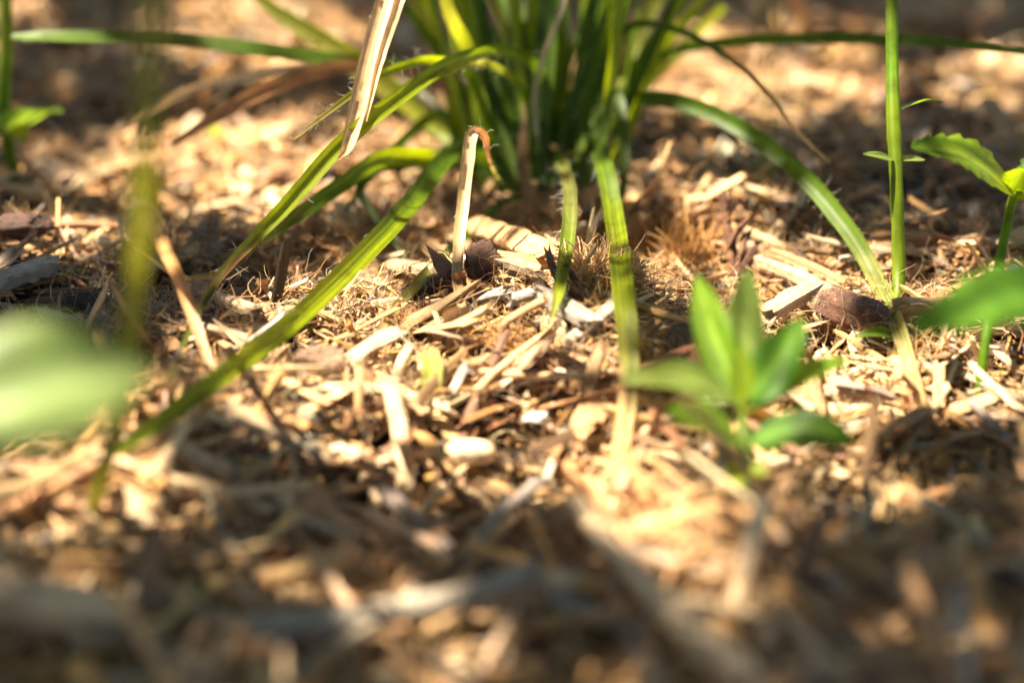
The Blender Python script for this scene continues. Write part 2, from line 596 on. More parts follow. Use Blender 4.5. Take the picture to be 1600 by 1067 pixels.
def piece(name, a, b, w, t, colour, label, cat, group=None, mat=None, rings=9, M=14, bend=.02, rag=.9, ridge=.07, roll=0.0, la=.25, lb=.25, seg_side=None):
    """one stick from picture point a to picture point b (each with its height la, lb above the ground)."""
    p0, p1 = G(a[0], a[1], la + .1), G(b[0], b[1], lb + .1)
    c = (p0 + p1) / 2
    ax = unit(p1 - p0)
    s = np.cross(ax, np.array([0, 0, 1.0]))
    if np.linalg.norm(s) < .2:
        s = np.array([1.0, 0, 0])
    s = unit(s)
    nn = np.cross(ax, s)
    side = s * cos(roll) + nn * sin(roll)
    L = np.array([np.linalg.norm(p1 - p0)])
    me = np_mesh(name, *sticks(1, np.zeros((1, 3)), ax[None], side[None], L, np.array([w]), np.array([t]), np.array([colour]),
                               rings, M, bend, rag, ridge, .2))
    root = tag(link(name, me, mat or WOOD, loc=c), label, cat, group)
    nf = 26
    end = rng.choice([-1, 1], nf)[:, None]
    st = ax[None] * end * L[0] * .47 + side[None] * rng.uniform(-.45, .45, (nf, 1)) * w + np.cross(ax, side)[None] * rng.uniform(-.4, .4, (nf, 1)) * t
    V, F, C = strands(st, ax[None] * end + .35 * rng.standard_normal((nf, 3)), rng.uniform(.05, .26, nf), rng.uniform(.006, .016, nf),
                      np.array(colour)[None] * rng.uniform(.7, 1.15, (nf, 1)), 4, .6)
    h = link('frayed_fibres', np_mesh('frayed_fibres', V, F, None, C), FIBRE, root)
    h['kind'] = 'stuff'
    return root


STICKS = [  # name, a, b, width, thickness, colour, label, options
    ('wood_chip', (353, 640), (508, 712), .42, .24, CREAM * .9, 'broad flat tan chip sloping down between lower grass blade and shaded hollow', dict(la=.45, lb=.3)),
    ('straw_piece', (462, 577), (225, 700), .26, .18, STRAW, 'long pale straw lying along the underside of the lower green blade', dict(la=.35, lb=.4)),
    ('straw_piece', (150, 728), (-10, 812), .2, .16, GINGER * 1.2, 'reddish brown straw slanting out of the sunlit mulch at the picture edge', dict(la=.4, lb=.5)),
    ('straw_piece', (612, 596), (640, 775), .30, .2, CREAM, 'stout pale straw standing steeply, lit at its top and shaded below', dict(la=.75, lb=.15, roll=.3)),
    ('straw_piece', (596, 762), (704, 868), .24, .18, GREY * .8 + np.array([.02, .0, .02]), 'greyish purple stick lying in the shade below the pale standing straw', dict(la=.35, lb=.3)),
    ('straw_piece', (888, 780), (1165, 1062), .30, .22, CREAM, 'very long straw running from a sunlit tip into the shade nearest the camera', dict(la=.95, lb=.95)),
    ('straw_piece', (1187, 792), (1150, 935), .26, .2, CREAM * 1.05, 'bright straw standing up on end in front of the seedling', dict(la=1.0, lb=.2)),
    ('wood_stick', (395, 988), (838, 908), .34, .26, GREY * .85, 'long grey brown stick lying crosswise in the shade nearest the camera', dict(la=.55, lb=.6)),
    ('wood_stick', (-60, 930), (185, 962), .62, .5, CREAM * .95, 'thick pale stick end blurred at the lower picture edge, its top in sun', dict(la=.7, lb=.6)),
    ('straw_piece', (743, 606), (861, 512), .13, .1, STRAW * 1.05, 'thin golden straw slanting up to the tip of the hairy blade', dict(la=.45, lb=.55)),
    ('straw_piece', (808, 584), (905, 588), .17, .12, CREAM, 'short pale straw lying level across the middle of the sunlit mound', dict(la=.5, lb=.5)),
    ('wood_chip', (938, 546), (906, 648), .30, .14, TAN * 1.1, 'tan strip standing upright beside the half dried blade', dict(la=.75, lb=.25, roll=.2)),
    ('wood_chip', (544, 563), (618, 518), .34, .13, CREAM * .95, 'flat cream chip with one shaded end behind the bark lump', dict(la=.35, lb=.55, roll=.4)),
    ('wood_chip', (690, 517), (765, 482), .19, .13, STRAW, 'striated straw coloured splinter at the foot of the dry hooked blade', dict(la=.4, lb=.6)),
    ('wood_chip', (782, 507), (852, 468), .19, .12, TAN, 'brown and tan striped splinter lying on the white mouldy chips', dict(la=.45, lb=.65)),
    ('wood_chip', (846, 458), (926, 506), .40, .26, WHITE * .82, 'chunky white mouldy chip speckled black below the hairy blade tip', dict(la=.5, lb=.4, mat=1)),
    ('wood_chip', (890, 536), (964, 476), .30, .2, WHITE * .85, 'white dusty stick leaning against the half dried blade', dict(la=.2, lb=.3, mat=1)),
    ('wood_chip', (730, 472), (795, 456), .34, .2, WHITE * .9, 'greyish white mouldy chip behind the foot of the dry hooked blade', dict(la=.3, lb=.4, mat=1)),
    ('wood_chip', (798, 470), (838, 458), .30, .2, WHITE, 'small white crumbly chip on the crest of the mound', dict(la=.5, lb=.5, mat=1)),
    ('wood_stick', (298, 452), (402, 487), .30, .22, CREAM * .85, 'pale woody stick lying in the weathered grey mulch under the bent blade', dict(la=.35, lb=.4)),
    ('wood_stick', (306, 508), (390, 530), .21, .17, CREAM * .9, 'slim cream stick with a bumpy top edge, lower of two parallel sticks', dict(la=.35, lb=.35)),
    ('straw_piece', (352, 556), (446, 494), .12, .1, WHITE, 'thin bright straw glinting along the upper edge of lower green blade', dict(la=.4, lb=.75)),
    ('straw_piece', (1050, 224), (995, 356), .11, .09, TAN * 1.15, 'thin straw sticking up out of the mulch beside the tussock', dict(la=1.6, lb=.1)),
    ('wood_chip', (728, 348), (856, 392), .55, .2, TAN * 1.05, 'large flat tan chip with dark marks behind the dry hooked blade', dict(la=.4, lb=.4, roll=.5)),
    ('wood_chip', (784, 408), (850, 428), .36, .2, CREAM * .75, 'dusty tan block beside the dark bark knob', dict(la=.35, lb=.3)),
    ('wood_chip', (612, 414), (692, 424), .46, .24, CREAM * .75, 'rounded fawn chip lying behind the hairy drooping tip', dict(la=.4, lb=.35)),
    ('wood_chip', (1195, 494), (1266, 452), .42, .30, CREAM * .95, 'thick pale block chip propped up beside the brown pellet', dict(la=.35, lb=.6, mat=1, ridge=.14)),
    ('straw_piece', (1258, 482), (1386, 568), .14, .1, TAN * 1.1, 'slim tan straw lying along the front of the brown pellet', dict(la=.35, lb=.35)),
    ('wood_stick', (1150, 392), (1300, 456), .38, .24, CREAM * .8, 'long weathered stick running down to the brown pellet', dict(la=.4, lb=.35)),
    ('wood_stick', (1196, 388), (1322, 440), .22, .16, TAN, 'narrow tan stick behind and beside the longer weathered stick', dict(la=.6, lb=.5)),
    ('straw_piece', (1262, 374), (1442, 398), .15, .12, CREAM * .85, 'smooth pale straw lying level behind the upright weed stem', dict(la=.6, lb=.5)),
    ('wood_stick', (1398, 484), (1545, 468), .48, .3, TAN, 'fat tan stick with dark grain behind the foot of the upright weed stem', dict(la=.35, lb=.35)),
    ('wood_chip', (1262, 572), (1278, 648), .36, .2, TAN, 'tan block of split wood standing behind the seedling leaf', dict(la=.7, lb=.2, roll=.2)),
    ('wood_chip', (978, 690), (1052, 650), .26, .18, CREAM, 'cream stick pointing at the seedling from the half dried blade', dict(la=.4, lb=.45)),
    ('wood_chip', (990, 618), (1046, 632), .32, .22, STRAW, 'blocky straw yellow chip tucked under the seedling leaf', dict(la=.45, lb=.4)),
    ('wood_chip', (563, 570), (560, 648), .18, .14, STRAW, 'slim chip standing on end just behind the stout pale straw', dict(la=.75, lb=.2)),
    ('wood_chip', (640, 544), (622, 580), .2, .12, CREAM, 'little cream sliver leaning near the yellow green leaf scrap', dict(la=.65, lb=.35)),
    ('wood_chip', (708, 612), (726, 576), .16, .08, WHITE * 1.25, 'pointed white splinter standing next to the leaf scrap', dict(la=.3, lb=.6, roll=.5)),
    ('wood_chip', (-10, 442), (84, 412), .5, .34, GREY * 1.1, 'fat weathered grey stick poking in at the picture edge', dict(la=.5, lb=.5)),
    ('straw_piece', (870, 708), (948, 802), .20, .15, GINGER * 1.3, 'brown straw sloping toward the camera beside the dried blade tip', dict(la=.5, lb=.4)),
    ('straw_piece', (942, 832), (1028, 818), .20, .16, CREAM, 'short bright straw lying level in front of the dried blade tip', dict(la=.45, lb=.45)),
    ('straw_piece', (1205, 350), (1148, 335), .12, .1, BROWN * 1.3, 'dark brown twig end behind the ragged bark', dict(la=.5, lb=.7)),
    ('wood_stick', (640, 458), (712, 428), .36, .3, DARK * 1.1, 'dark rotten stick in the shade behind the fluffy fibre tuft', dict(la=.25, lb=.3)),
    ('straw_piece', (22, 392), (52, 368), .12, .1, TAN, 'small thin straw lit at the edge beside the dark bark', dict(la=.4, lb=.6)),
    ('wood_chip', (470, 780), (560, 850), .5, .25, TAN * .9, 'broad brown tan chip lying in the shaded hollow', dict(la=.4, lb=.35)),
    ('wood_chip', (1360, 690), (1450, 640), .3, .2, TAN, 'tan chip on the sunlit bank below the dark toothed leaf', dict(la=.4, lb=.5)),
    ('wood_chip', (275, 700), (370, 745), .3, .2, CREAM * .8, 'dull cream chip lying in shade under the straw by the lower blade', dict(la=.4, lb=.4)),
]
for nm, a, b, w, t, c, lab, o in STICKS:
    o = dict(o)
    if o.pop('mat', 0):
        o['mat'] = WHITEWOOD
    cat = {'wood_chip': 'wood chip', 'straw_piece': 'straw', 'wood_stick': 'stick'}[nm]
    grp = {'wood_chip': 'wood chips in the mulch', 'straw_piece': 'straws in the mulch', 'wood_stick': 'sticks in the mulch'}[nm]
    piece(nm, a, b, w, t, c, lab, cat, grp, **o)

# ------------------------------------------------------------------ some 240 more chips and straws, each its own object
MARKS = [('the grass tussock', 850, 300), ('the seedling', 1165, 760), ('the brown pellet', 1330, 490), ('the bark lump', 500, 570),
         ('the upright weed stem', 1400, 545), ('the dry hooked blade', 725, 492), ('the pale oval seed', 735, 710),
         ('the leaf scrap', 675, 590), ('the white flake', 840, 652), ('the dark bark knob', 752, 430), ('the ragged bark', 1115, 400),
         ('the dried blade tip', 965, 775), ('the blurred pale leaf', 60, 680), ('the long crosswise stick', 600, 950),
         ('the toothed weed', 1535, 610), ('the purple stick', 650, 815), ('the black hollow', 40, 270), ('the very long straw', 1020, 930),
         ('the bent blade tip', 262, 600), ('the fat tan stick', 1470, 480), ('the pale block chip', 1230, 480), ('the blue flake', 1580, 435),
         ('the hairy blade tip', 862, 492), ('the thick stick end', 60, 950), ('the leaning green stem', 140, 785)]
used_labels = set()


def loose_piece(kind, i):
    for attempt in range(60):
        # spread over the picture; far rows count for less ground
        px = rng.uniform(-20, 1620)
        py = 1100 - 1010 * rng.random() ** .85
        if any(abs(px - hx) < 75 and abs(py - hy) < 55 for hx, hy in [(1332, 487), (502, 566), (735, 706), (675, 590), (1240, 475), (840, 652), (752, 430), (620, 650), (1120, 400), (700, 400), (870, 490), (1390, 500), (1260, 430), (437, 420)]):
            continue
        idx = int(rng.choice(8, p=[.24, .24, .2, .1, .08, .08, .04, .02]))
        tone = PALETTE[idx] * (1 + .1 * rng.standard_normal())
        if kind == 'wood_chip':
            L = float(np.clip(rng.lognormal(math.log(1.25), .3), .75, 2.2)); W = float(np.clip(rng.lognormal(math.log(.30), .35), .16, .7)); T = W * rng.uniform(.3, .7)
            W = min(W, L * .75)
            size = ('big ' if L > 1.35 else 'small ' if L < .75 else '') + ('broad' if W > .42 else 'narrow' if W < .28 else 'flat' if T < W * .5 else 'blocky')
        else:
            L = float(np.clip(rng.lognormal(math.log(1.7), .35), .9, 3.4)); W = float(np.clip(rng.lognormal(math.log(.17), .25), .10, .30)); T = W * rng.uniform(.6, .9)
            size = ('long ' if L > 2.0 else 'short ' if L < 1.4 else '') + ('stout' if W > .2 else 'thin' if W < .14 else 'slim')
        yaw = rng.uniform(0, pi)
        pit = rng.normal(0, .18) if rng.random() < .9 or py < 740 else rng.uniform(.5, 1.1)
        way = 'standing on end' if pit > .5 else 'lying crosswise' if abs(sin(yaw)) < .45 else 'pointing at the camera' if abs(sin(yaw)) > .88 else 'lying aslant'
        ds = sorted((math.hypot(px - mx, (py - my) * 1.6), mn, mx, my) for mn, mx, my in MARKS)
        d1, m1, mx, my = ds[0]
        d2, m2 = ds[1][0], ds[1][1]
        if d1 < 45:
            continue
        if d1 < 110:
            rel = ('just in front of ' if py > my else 'just behind ') + m1
        elif d2 < d1 * 1.5:
            rel = 'between ' + ' and '.join([m1, m2])
        else:
            rel = ('some way in front of ' if py > my else 'some way behind ') + m1
        noun = 'chip' if kind == 'wood_chip' else 'straw'
        lab = f'{size} {TONE[idx]} {noun} {way} {rel}'
        if lab in used_labels or len(lab.split()) > 16:
            continue
        lift = .24 + (sin(pit) * L * .35 if pit > .5 else 0)
        c = G(px, py, lift)
        ax = np.array([cos(yaw) * cos(pit), sin(yaw) * cos(pit), sin(pit)])
        sd = np.array([-sin(yaw), cos(yaw), rng.normal(0, .4)])
        me = np_mesh(kind, *sticks(1, np.zeros((1, 3)), ax[None], sd[None], np.array([L]), np.array([W]), np.array([T]), np.array([tone]),
                                   6, 10, .035, 1.0, .10, .25))
        used_labels.add(lab)
        return tag(link(kind, me, WOOD, loc=c), lab, 'wood chip' if kind == 'wood_chip' else 'straw',
                   'wood chips in the mulch' if kind == 'wood_chip' else 'straws in the mulch')


for i in range(150):
    loose_piece('wood_chip', i)
for i in range(105):
    loose_piece('straw_piece', i)


# ------------------------------------------------------------------ bark lumps, seeds, flakes
def lump(name, a, size, colour, label, cat, yaw=0.0, pit=0.0, rough=.16, freq=3.0, lift=.2, fuzz=0, facets=0, seg=44, box=.8, group=None, mat=None, fuzzcol=None):
    c = G(a[0], a[1], lift + .22)
    th = np.linspace(0, pi, seg // 2 + 1)
    ph = np.linspace(0, 2 * pi, seg, endpoint=False)
    TH, PH = np.meshgrid(th, ph, indexing='ij')
    f = lambda v: np.sign(v) * np.abs(v) ** box
    D = np.stack([np.cos(TH), f(np.sin(TH)) * f(np.cos(PH)), f(np.sin(TH)) * f(np.sin(PH))], -1)
    D[..., 0] = f(D[..., 0])
    o = rng.uniform(0, 10, 9)
    n = np.zeros(TH.shape)
    for k, (am, fr) in enumerate([(1, 1), (.6, 2.1), (.45, 4.3), (.32, 8.5), (.22, 15)]):
        n += am * np.sin(D[..., 0] * freq * fr + o[k]) * np.sin(D[..., 1] * freq * fr + o[k + 2]) + am * .6 * np.sin(D[..., 2] * freq * fr * 1.2 + o[k + 4])
    n += .25 * rng.standard_normal(TH.shape)
    n[0] = n[0].mean(); n[-1] = n[-1].mean()
    if facets:                                    # broken faces: the lump is cut by random planes
        pn = unit(rng.standard_normal((facets, 3)) + np.array([0, 0, .15]))
        pd = rng.uniform(.55, .95, facets)
        U = unit(D)
        dots = np.maximum(U @ pn.T, 1e-3)
        rr = np.minimum(np.min(pd / dots, -1), 1.15)
        D = U * rr[..., None]
    V = D * (1 + rough * .5 * n)[..., None] * np.array(size) / 2
    cy, sy, cp, sp = cos(yaw), sin(yaw), cos(pit), sin(pit)
    R = np.array([[cy, -sy, 0], [sy, cy, 0], [0, 0, 1]]) @ np.array([[cp, 0, -sp], [0, 1, 0], [sp, 0, cp]])
    V = (V.reshape(-1, 3)) @ R.T
    i = np.arange(len(th) - 1)[:, None] * seg
    k = np.arange(seg)[None]
    F = np.stack(np.broadcast_arrays(i + k, i + seg + k, i + seg + (k + 1) % seg, i + (k + 1) % seg), -1).reshape(-1, 4)
    C = np.clip(np.array(colour)[None] * (1 + .22 * n.reshape(-1, 1)), .004, .85)
    root = link(name, np_mesh(name, V, F, None, C, V[:, :2], True), mat or BARK, loc=c)
    tag(root, label, cat, group)
    if fuzz:
        pick = rng.integers(0, len(V), fuzz)
        st = V[pick] * 1.0
        d = unit(V[pick]) * .5 + rng.standard_normal((fuzz, 3))
        fc = np.broadcast_to(np.array(fuzzcol if fuzzcol is not None else (.55, .42, .28)), (fuzz, 3)) * rng.uniform(.6, 1.3, (fuzz, 1))
        Vf, Ff, Cf = strands(st, d, rng.uniform(.06, .18, fuzz), np.full(fuzz, .0045), fc, 4, 1.5)
        h = link('fibre_fuzz', np_mesh('fibre_fuzz', Vf, Ff, None, Cf, smooth=True), FIBRE, root)
        h['kind'] = 'stuff'
    return root


lump('bark_pellet', (1332, 487), (1.45, .66, .60), np.array([.125, .058, .034]), 'sausage-shaped brown pellet covered in pale fuzz beside the upright weed stem', 'pellet',
     yaw=-.75, pit=-.05, rough=.11, box=.58, lift=.30, fuzz=650)
lump('bark_lump', (502, 566), (1.05, .75, .66), np.array([.25, .155, .10]), 'knobbly brown bark lump lying beside the lower green blade', 'bark', yaw=.3, facets=13, rough=.11, lift=.25, fuzz=60)
lump('bark_lump', (752, 414), (.85, .7, 1.05), np.array([.10, .05, .03]), 'dark brown bark knob standing in shade behind the dry hooked blade', 'bark', yaw=.4, pit=.2, facets=13, rough=.11, lift=.1, box=.6, freq=4.0)
lump('bark_lump', (1088, 535), (1.2, .8, .7), np.array([.14, .085, .06]), 'purplish brown bark lump half hidden behind the seedling', 'bark', yaw=-.4, facets=13, rough=.11, lift=.2, fuzz=40)
lump('bark_lump', (1236, 606), (.6, .45, .4), np.array([.10, .06, .045]), 'small dark bark crumb behind the seedling leaf pointing at the pellet', 'bark', yaw=.2, facets=13, rough=.11, lift=.25)
lump('bark_lump', (30, 352), (1.3, .9, .6), np.array([.08, .04, .026]), 'dark brown bark lump in shade at the picture edge', 'bark', yaw=.2, facets=13, rough=.11, lift=.3)
lump('bark_lump', (122, 472), (1.0, .8, .5), np.array([.055, .032, .024]), 'almost black fibrous bark lump behind the blurred pale leaf', 'bark', yaw=.1, facets=13, rough=.11, lift=.2, fuzz=160, fuzzcol=(.28, .22, .17))
lump('oval_seed', (735, 706), (.85, .5, .36), CREAM * 1.18, 'pale oval seed bright in the sun on the near slope', 'seed', yaw=-.05, rough=.05, freq=2, lift=.4, mat=WOOD)
lump('stone_flake', (840, 652), (.42, .3, .22), np.array([.70, .67, .62]), 'small white flake shining in the middle of the sunlit mound', 'flake', yaw=.4, rough=.3, facets=9, lift=.40, mat=WOOD)
lump('stone_flake', (1582, 432), (.28, .16, .5), np.array([.62, .66, .76]), 'bluish white flake beside the stem of the toothed weed', 'flake', yaw=.3, rough=.1, lift=.35, mat=WOOD)
lump('stone_flake', (1114, 626), (.4, .3, .2), np.array([.76, .72, .66]), 'tiny white crumb behind the stem of the seedling', 'flake', rough=.25, lift=.3, mat=WOOD)


# ragged bark: torn plates of bark rising behind the mound
def ragged_bark(a, b, w, colour, label, n=9, lift=.2):
    p0, p1 = G(*a, lift), None
    d = ground_depth(*a, lift)
    p1 = C0 + (d + .2) * ray(*b)
    ax = p1 - p0
    c = np.stack([p0 + ax * rng.uniform(.3, .7) + rng.normal(0, w * .35, 3) for _ in range(n)])
    A = np.stack([ax + rng.normal(0, np.linalg.norm(ax) * .25, 3) for _ in range(n)])
    Lg = np.linalg.norm(ax) * rng.uniform(.45, 1.0, n)
    o0 = c.mean(0)
    me = np_mesh('ragged_bark', *sticks(n, c - o0, A, rng.standard_normal((n, 3)), Lg, rng.uniform(.25, .7, n) * w, rng.uniform(.15, .3, n) * w,
                                       colour * rng.uniform(.6, 1.5, (n, 1)), 7, 12, .05, 2.2, .09, .5))
    root = tag(link('ragged_bark', me, BARK, loc=o0), label, 'bark')
    return root


ragged_bark((1125, 425), (1142, 325), .6, np.array([.16, .075, .04]), 'torn reddish brown bark rising in ragged plates behind the seedling', 6)
ragged_bark((926, 478), (852, 410), .32, np.array([.14, .06, .03]), 'short crumbly red brown bark strip behind the white mouldy chip', 7)


# ------------------------------------------------------------------ fibre tufts
def tuft(a, n, L, spread, colour, label, up=1.0, curl=.7, lift=.1, r=(.008, .02), lean=(0, 0), tone=1.0):
    c = G(a[0], a[1], lift)
    st = rng.standard_normal((n, 3)) * np.array([spread, spread * .7, spread * .25])
    d = rng.standard_normal((n, 3)) * .6 + np.array([lean[0], lean[1], up])
    cc = colour * rng.uniform(.75, 1.2, (n, 1))
    V, F, C = strands(st, d, L * rng.uniform(.35, 1.0, n), rng.uniform(r[0], r[1], n), cc, 7, curl, tiptone=tone)
    o = link('fibre_tuft', np_mesh('fibre_tuft', V, F, None, C, smooth=True), FIBRE, loc=c)
    return tag(o, label, 'fibre tuft', 'tufts of wood fibre')


tuft((928, 440), 240, 1.05, .2, STRAW * 1.25, 'spiky golden fibre tuft standing between the narrow hairy blade and the half dried blade', 1.0, .6, lean=(-.1, 0), lift=.35, r=(.012, .03))
tuft((637, 512), 230, .75, .26, STRAW, 'fluffy tan fibre tuft beside the hairy drooping tip', .9, .9)
tuft((1078, 412), 200, 1.4, .35, GOLD * 1.1, 'stiff orange bristle tuft against the ragged bark', .9, .35, r=(.012, .035), lift=.35)
tuft((800, 528), 260, .55, .5, GOLD * 1.1, 'golden fluff spread on top of the sunlit mound', .3, 1.5)
tuft((440, 425), 230, .8, .4, TAN * 1.05, 'curly tan fibre ball in shade beside the bent blade', .4, 1.5)
tuft((262, 505), 420, .7, .45, GREY * 1.05, 'grey matted fibre heap behind the leaning green stem', .4, 1.4)
tuft((245, 395), 90, .9, .3, STRAW, 'blurred pale bristles catching sun behind the leaning green stem', 1.0, .3, r=(.014, .03))
tuft((1000, 455), 120, .8, .3, STRAW, 'loose straw coloured wisps to one side of the half dried blade', .6, .8)
tuft((1275, 400), 26, .9, .05, CREAM, 'little forked pale fibre sprig behind the long weathered stick', 1.3, .4, r=(.014, .025))
tuft((1170, 470), 120, .5, .3, GOLD, 'gold fluff beside the pale block chip', .5, 1.2)
tuft((320, 590), 120, .6, .2, CREAM * .9, 'pale spray of fibres at the edge of lower green blade', .7, .6)
tuft((1300, 700), 260, .5, .7, GOLD, 'golden fluff on the sunlit bank behind the seedling leaf tip', .3, 1.4)
tuft((1110, 820), 200, .7, .6, STRAW, 'pale fluff in the sun in front of the seedling', .5, 1.2, r=(.01, .025))


# dried twiglet debris
def tube_mesh(name, pts, radii, colour, M=8, n=30, knots=0.0):
    c = catmull(pts, n)
    r = np.interp(np.linspace(0, 1, n), np.linspace(0, 1, len(radii)), radii)
    r = r * (1 + knots * rng.standard_normal(n))
    tan = unit(np.gradient(c, axis=0))
    ref = np.array([.31, .9, .2])
    s = unit(np.cross(tan, ref))
    q = np.cross(tan, s)
    ang = np.arange(M) / M * 2 * pi
    V = c[:, None, :] + (s[:, None, :] * np.cos(ang)[None, :, None] + q[:, None, :] * np.sin(ang)[None, :, None]) * r[:, None, None]
    i = np.arange(n - 1)[:, None] * M
    k = np.arange(M)[None]
    F = np.stack(np.broadcast_arrays(i + k, i + (k + 1) % M, i + M + (k + 1) % M, i + M + k), -1).reshape(-1, 4)
    caps = np.stack([np.arange(M)[::-1], (n - 1) * M + np.arange(M)])
    col_ = np.asarray(colour, float)
    if col_.ndim == 1:
        C = np.broadcast_to(col_, (n, 3))
    else:
        C = np.stack([np.interp(np.linspace(0, 1, n), np.linspace(0, 1, len(col_)), col_[:, j]) for j in range(3)], -1)
    ln = np.concatenate([[0], np.cumsum(np.linalg.norm(np.diff(c, axis=0), axis=1))])
    UV = np.stack([np.repeat(ln, M) + rng.uniform(0, 50), np.tile(np.arange(M) / M * .6, n)], -1)
    return V.reshape(-1, 3), F, caps, np.repeat(C, M, 0), UV, c


def merge(parts):
    Vs, Fs, Cs, Us, off = [], [], [], [], 0
    Fn = []
    for V, F, caps, C, UV, _ in parts:
        Vs.append(V); Fs.append(F + off); Fn.append(caps + off); Cs.append(C); Us.append(UV)
        off += len(V)
    return np.concatenate(Vs), np.concatenate(Fs), np.concatenate(Fn), np.concatenate(Cs), np.concatenate(Us)


def twiglet(a, spec, colour, label):
    o0 = G(a[0], a[1], .3)
    d = ground_depth(a[0], a[1], .3)
    parts = []
    for pts, r in spec:
        pp = [C0 + (d + dz) * ray(x, y) - o0 for x, y, dz in pts]
        parts.append(tube_mesh('t', pp, [r, r, r * .5], colour, 6, 12, .12))
    tag(link('dry_twiglet', np_mesh('dry_twiglet', *merge(parts), smooth=True), WOOD, loc=o0), label, 'twig')


twiglet((740, 508), [([(728, 500, -.1), (745, 506, -.1), (762, 497, -.1)], .022), ([(758, 515, -.1), (760, 495, -.15), (766, 478, -.2)], .018),
                     ([(742, 512, -.1), (750, 505, -.15), (756, 512, -.1)], .015)], DARK * 1.3, 'tiny branched dark twig lying at the foot of the dry hooked blade')
twiglet((833, 470), [([(826, 470, -.1), (832, 458, -.2), (830, 440, -.3)], .012), ([(820, 462, -.2), (832, 458, -.2), (845, 452, -.3)], .016),
                     ([(824, 452, -.2), (832, 458, -.2), (842, 464, -.2)], .02)], DARK * 2, 'minute dried flower head sitting among the white mouldy chips')


# ------------------------------------------------------------------ leaves and blades
def blade_mesh(pts, widths, colour, n=34, fold=.25, roll=0.0, M=5, twist=0.0, face=None):
    """ribbon of real curvature: pts 3-D (cm), widths (cm); V-folded cross-section."""
    c = catmull(pts, n)
    t = np.linspace(0, 1, n)
    w = np.interp(t, np.linspace(0, 1, len(widths)), widths)
    w = np.maximum(w * (1 + .035 * np.sin(t * rng.uniform(8, 18) + rng.uniform(0, 6)) + .0 * rng.standard_normal(n)), .012)
    c[1:-1] += rng.standard_normal((n - 2, 3)) * .004
    tan = unit(np.gradient(c, axis=0))
    view = unit(c - (C0 if face is None else face))
    s = unit(np.cross(tan, view))
    for i in range(1, n):                      # no flips
        if s[i] @ s[i - 1] < 0:
            s[i] = -s[i]
    q = np.cross(tan, s)
    a = roll + twist * (t - .5)
    s2 = s * np.cos(a)[:, None] + q * np.sin(a)[:, None]
    q2 = np.cross(tan, s2)
    k = np.linspace(-1, 1, M)
    V = c[:, None, :] + s2[:, None, :] * (k[None, :] * (w / 2)[:, None])[..., None] + q2[:, None, :] * (fold * (np.abs(k)[None] * (w / 2)[:, None]))[..., None]
    i = np.arange(n - 1)[:, None] * M
    j = np.arange(M - 1)[None]
    F = np.stack(np.broadcast_arrays(i + j, i + j + 1, i + M + j + 1, i + M + j), -1).reshape(-1, 4)
    col_ = np.asarray(colour, float)
    if col_.ndim == 1:
        C = np.broadcast_to(col_, (n, 3))
    else:
        off = rng.normal(0, .035, M)[None] + .02 * rng.standard_normal((n, M))
        C = np.stack([np.interp(np.clip(t[:, None] + off, 0, 1), np.linspace(0, 1, len(col_)), col_[:, z]) for z in range(3)], -1)
    if C.ndim == 2:
        C = np.repeat(C[:, None], M, 1)
    ln = np.concatenate([[0], np.cumsum(np.linalg.norm(np.diff(c, axis=0), axis=1))])
    UV = np.stack([np.repeat(ln, M) + rng.uniform(0, 50), (V * 0)[..., 0].reshape(-1) + np.tile(k, n) * np.repeat(w / 2, M) + rng.uniform(0, 20)], -1)
    return V.reshape(-1, 3), F, C.reshape(-1, 3), UV, (c, s2, q2, w)


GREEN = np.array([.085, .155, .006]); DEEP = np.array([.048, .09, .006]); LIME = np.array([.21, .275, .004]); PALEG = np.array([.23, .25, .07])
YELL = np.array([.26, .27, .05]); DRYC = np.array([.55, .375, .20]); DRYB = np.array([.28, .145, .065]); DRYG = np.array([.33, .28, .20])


def add_blade(root, pts3, widths, colour, mat, hairs=0, label=None, hair_len=(.12, .38), tip_only=0.0, name='blade', **kw):
    o0 = np.array(root.location) / S
    V, F, C, UV, (c, s, q, w) = blade_mesh(pts3, widths, colour, **kw)
    b = link(name, np_mesh(name, V - o0, F, None, C, UV, True), mat, root)
    if label:
        b['label'] = label
    if hairs:
        t = rng.integers(int(len(c) * tip_only), len(c) - 1, hairs)
        f = rng.random(hairs)[:, None]
        sg = rng.choice([-1, 1], hairs)[:, None]
        cc = c[t] * (1 - f) + c[t + 1] * f
        st = cc + s[t] * sg * w[t][:, None] * .49
        d = s[t] * sg * .8 + unit(np.gradient(c, axis=0))[t] * .7 + rng.standard_normal((hairs, 3)) * .35
        Vh, Fh, Ch = strands(st - o0, d, hair_len[0] * .5 + (hair_len[1] - hair_len[0]) * rng.random(hairs) ** 2.2, np.full(hairs, .0036), np.broadcast_to(np.array([.72, .70, .56]), (hairs, 3)), 5, .5)
        h = link('margin_hairs', np_mesh('margin_hairs', Vh, Fh, None, Ch, smooth=True), FIBRE, b)
        h['kind'] = 'stuff'
    return b


def pblade(root, pts, wpx, colour, mat=None, clr=.5, **kw):
    p3 = [P(x, y, d, clr) for x, y, d in pts]
    w = [px_cm(a, d[2]) for a, d in zip(wpx, pts)]
    return add_blade(root, p3, w, colour, mat or BLADE, **kw)


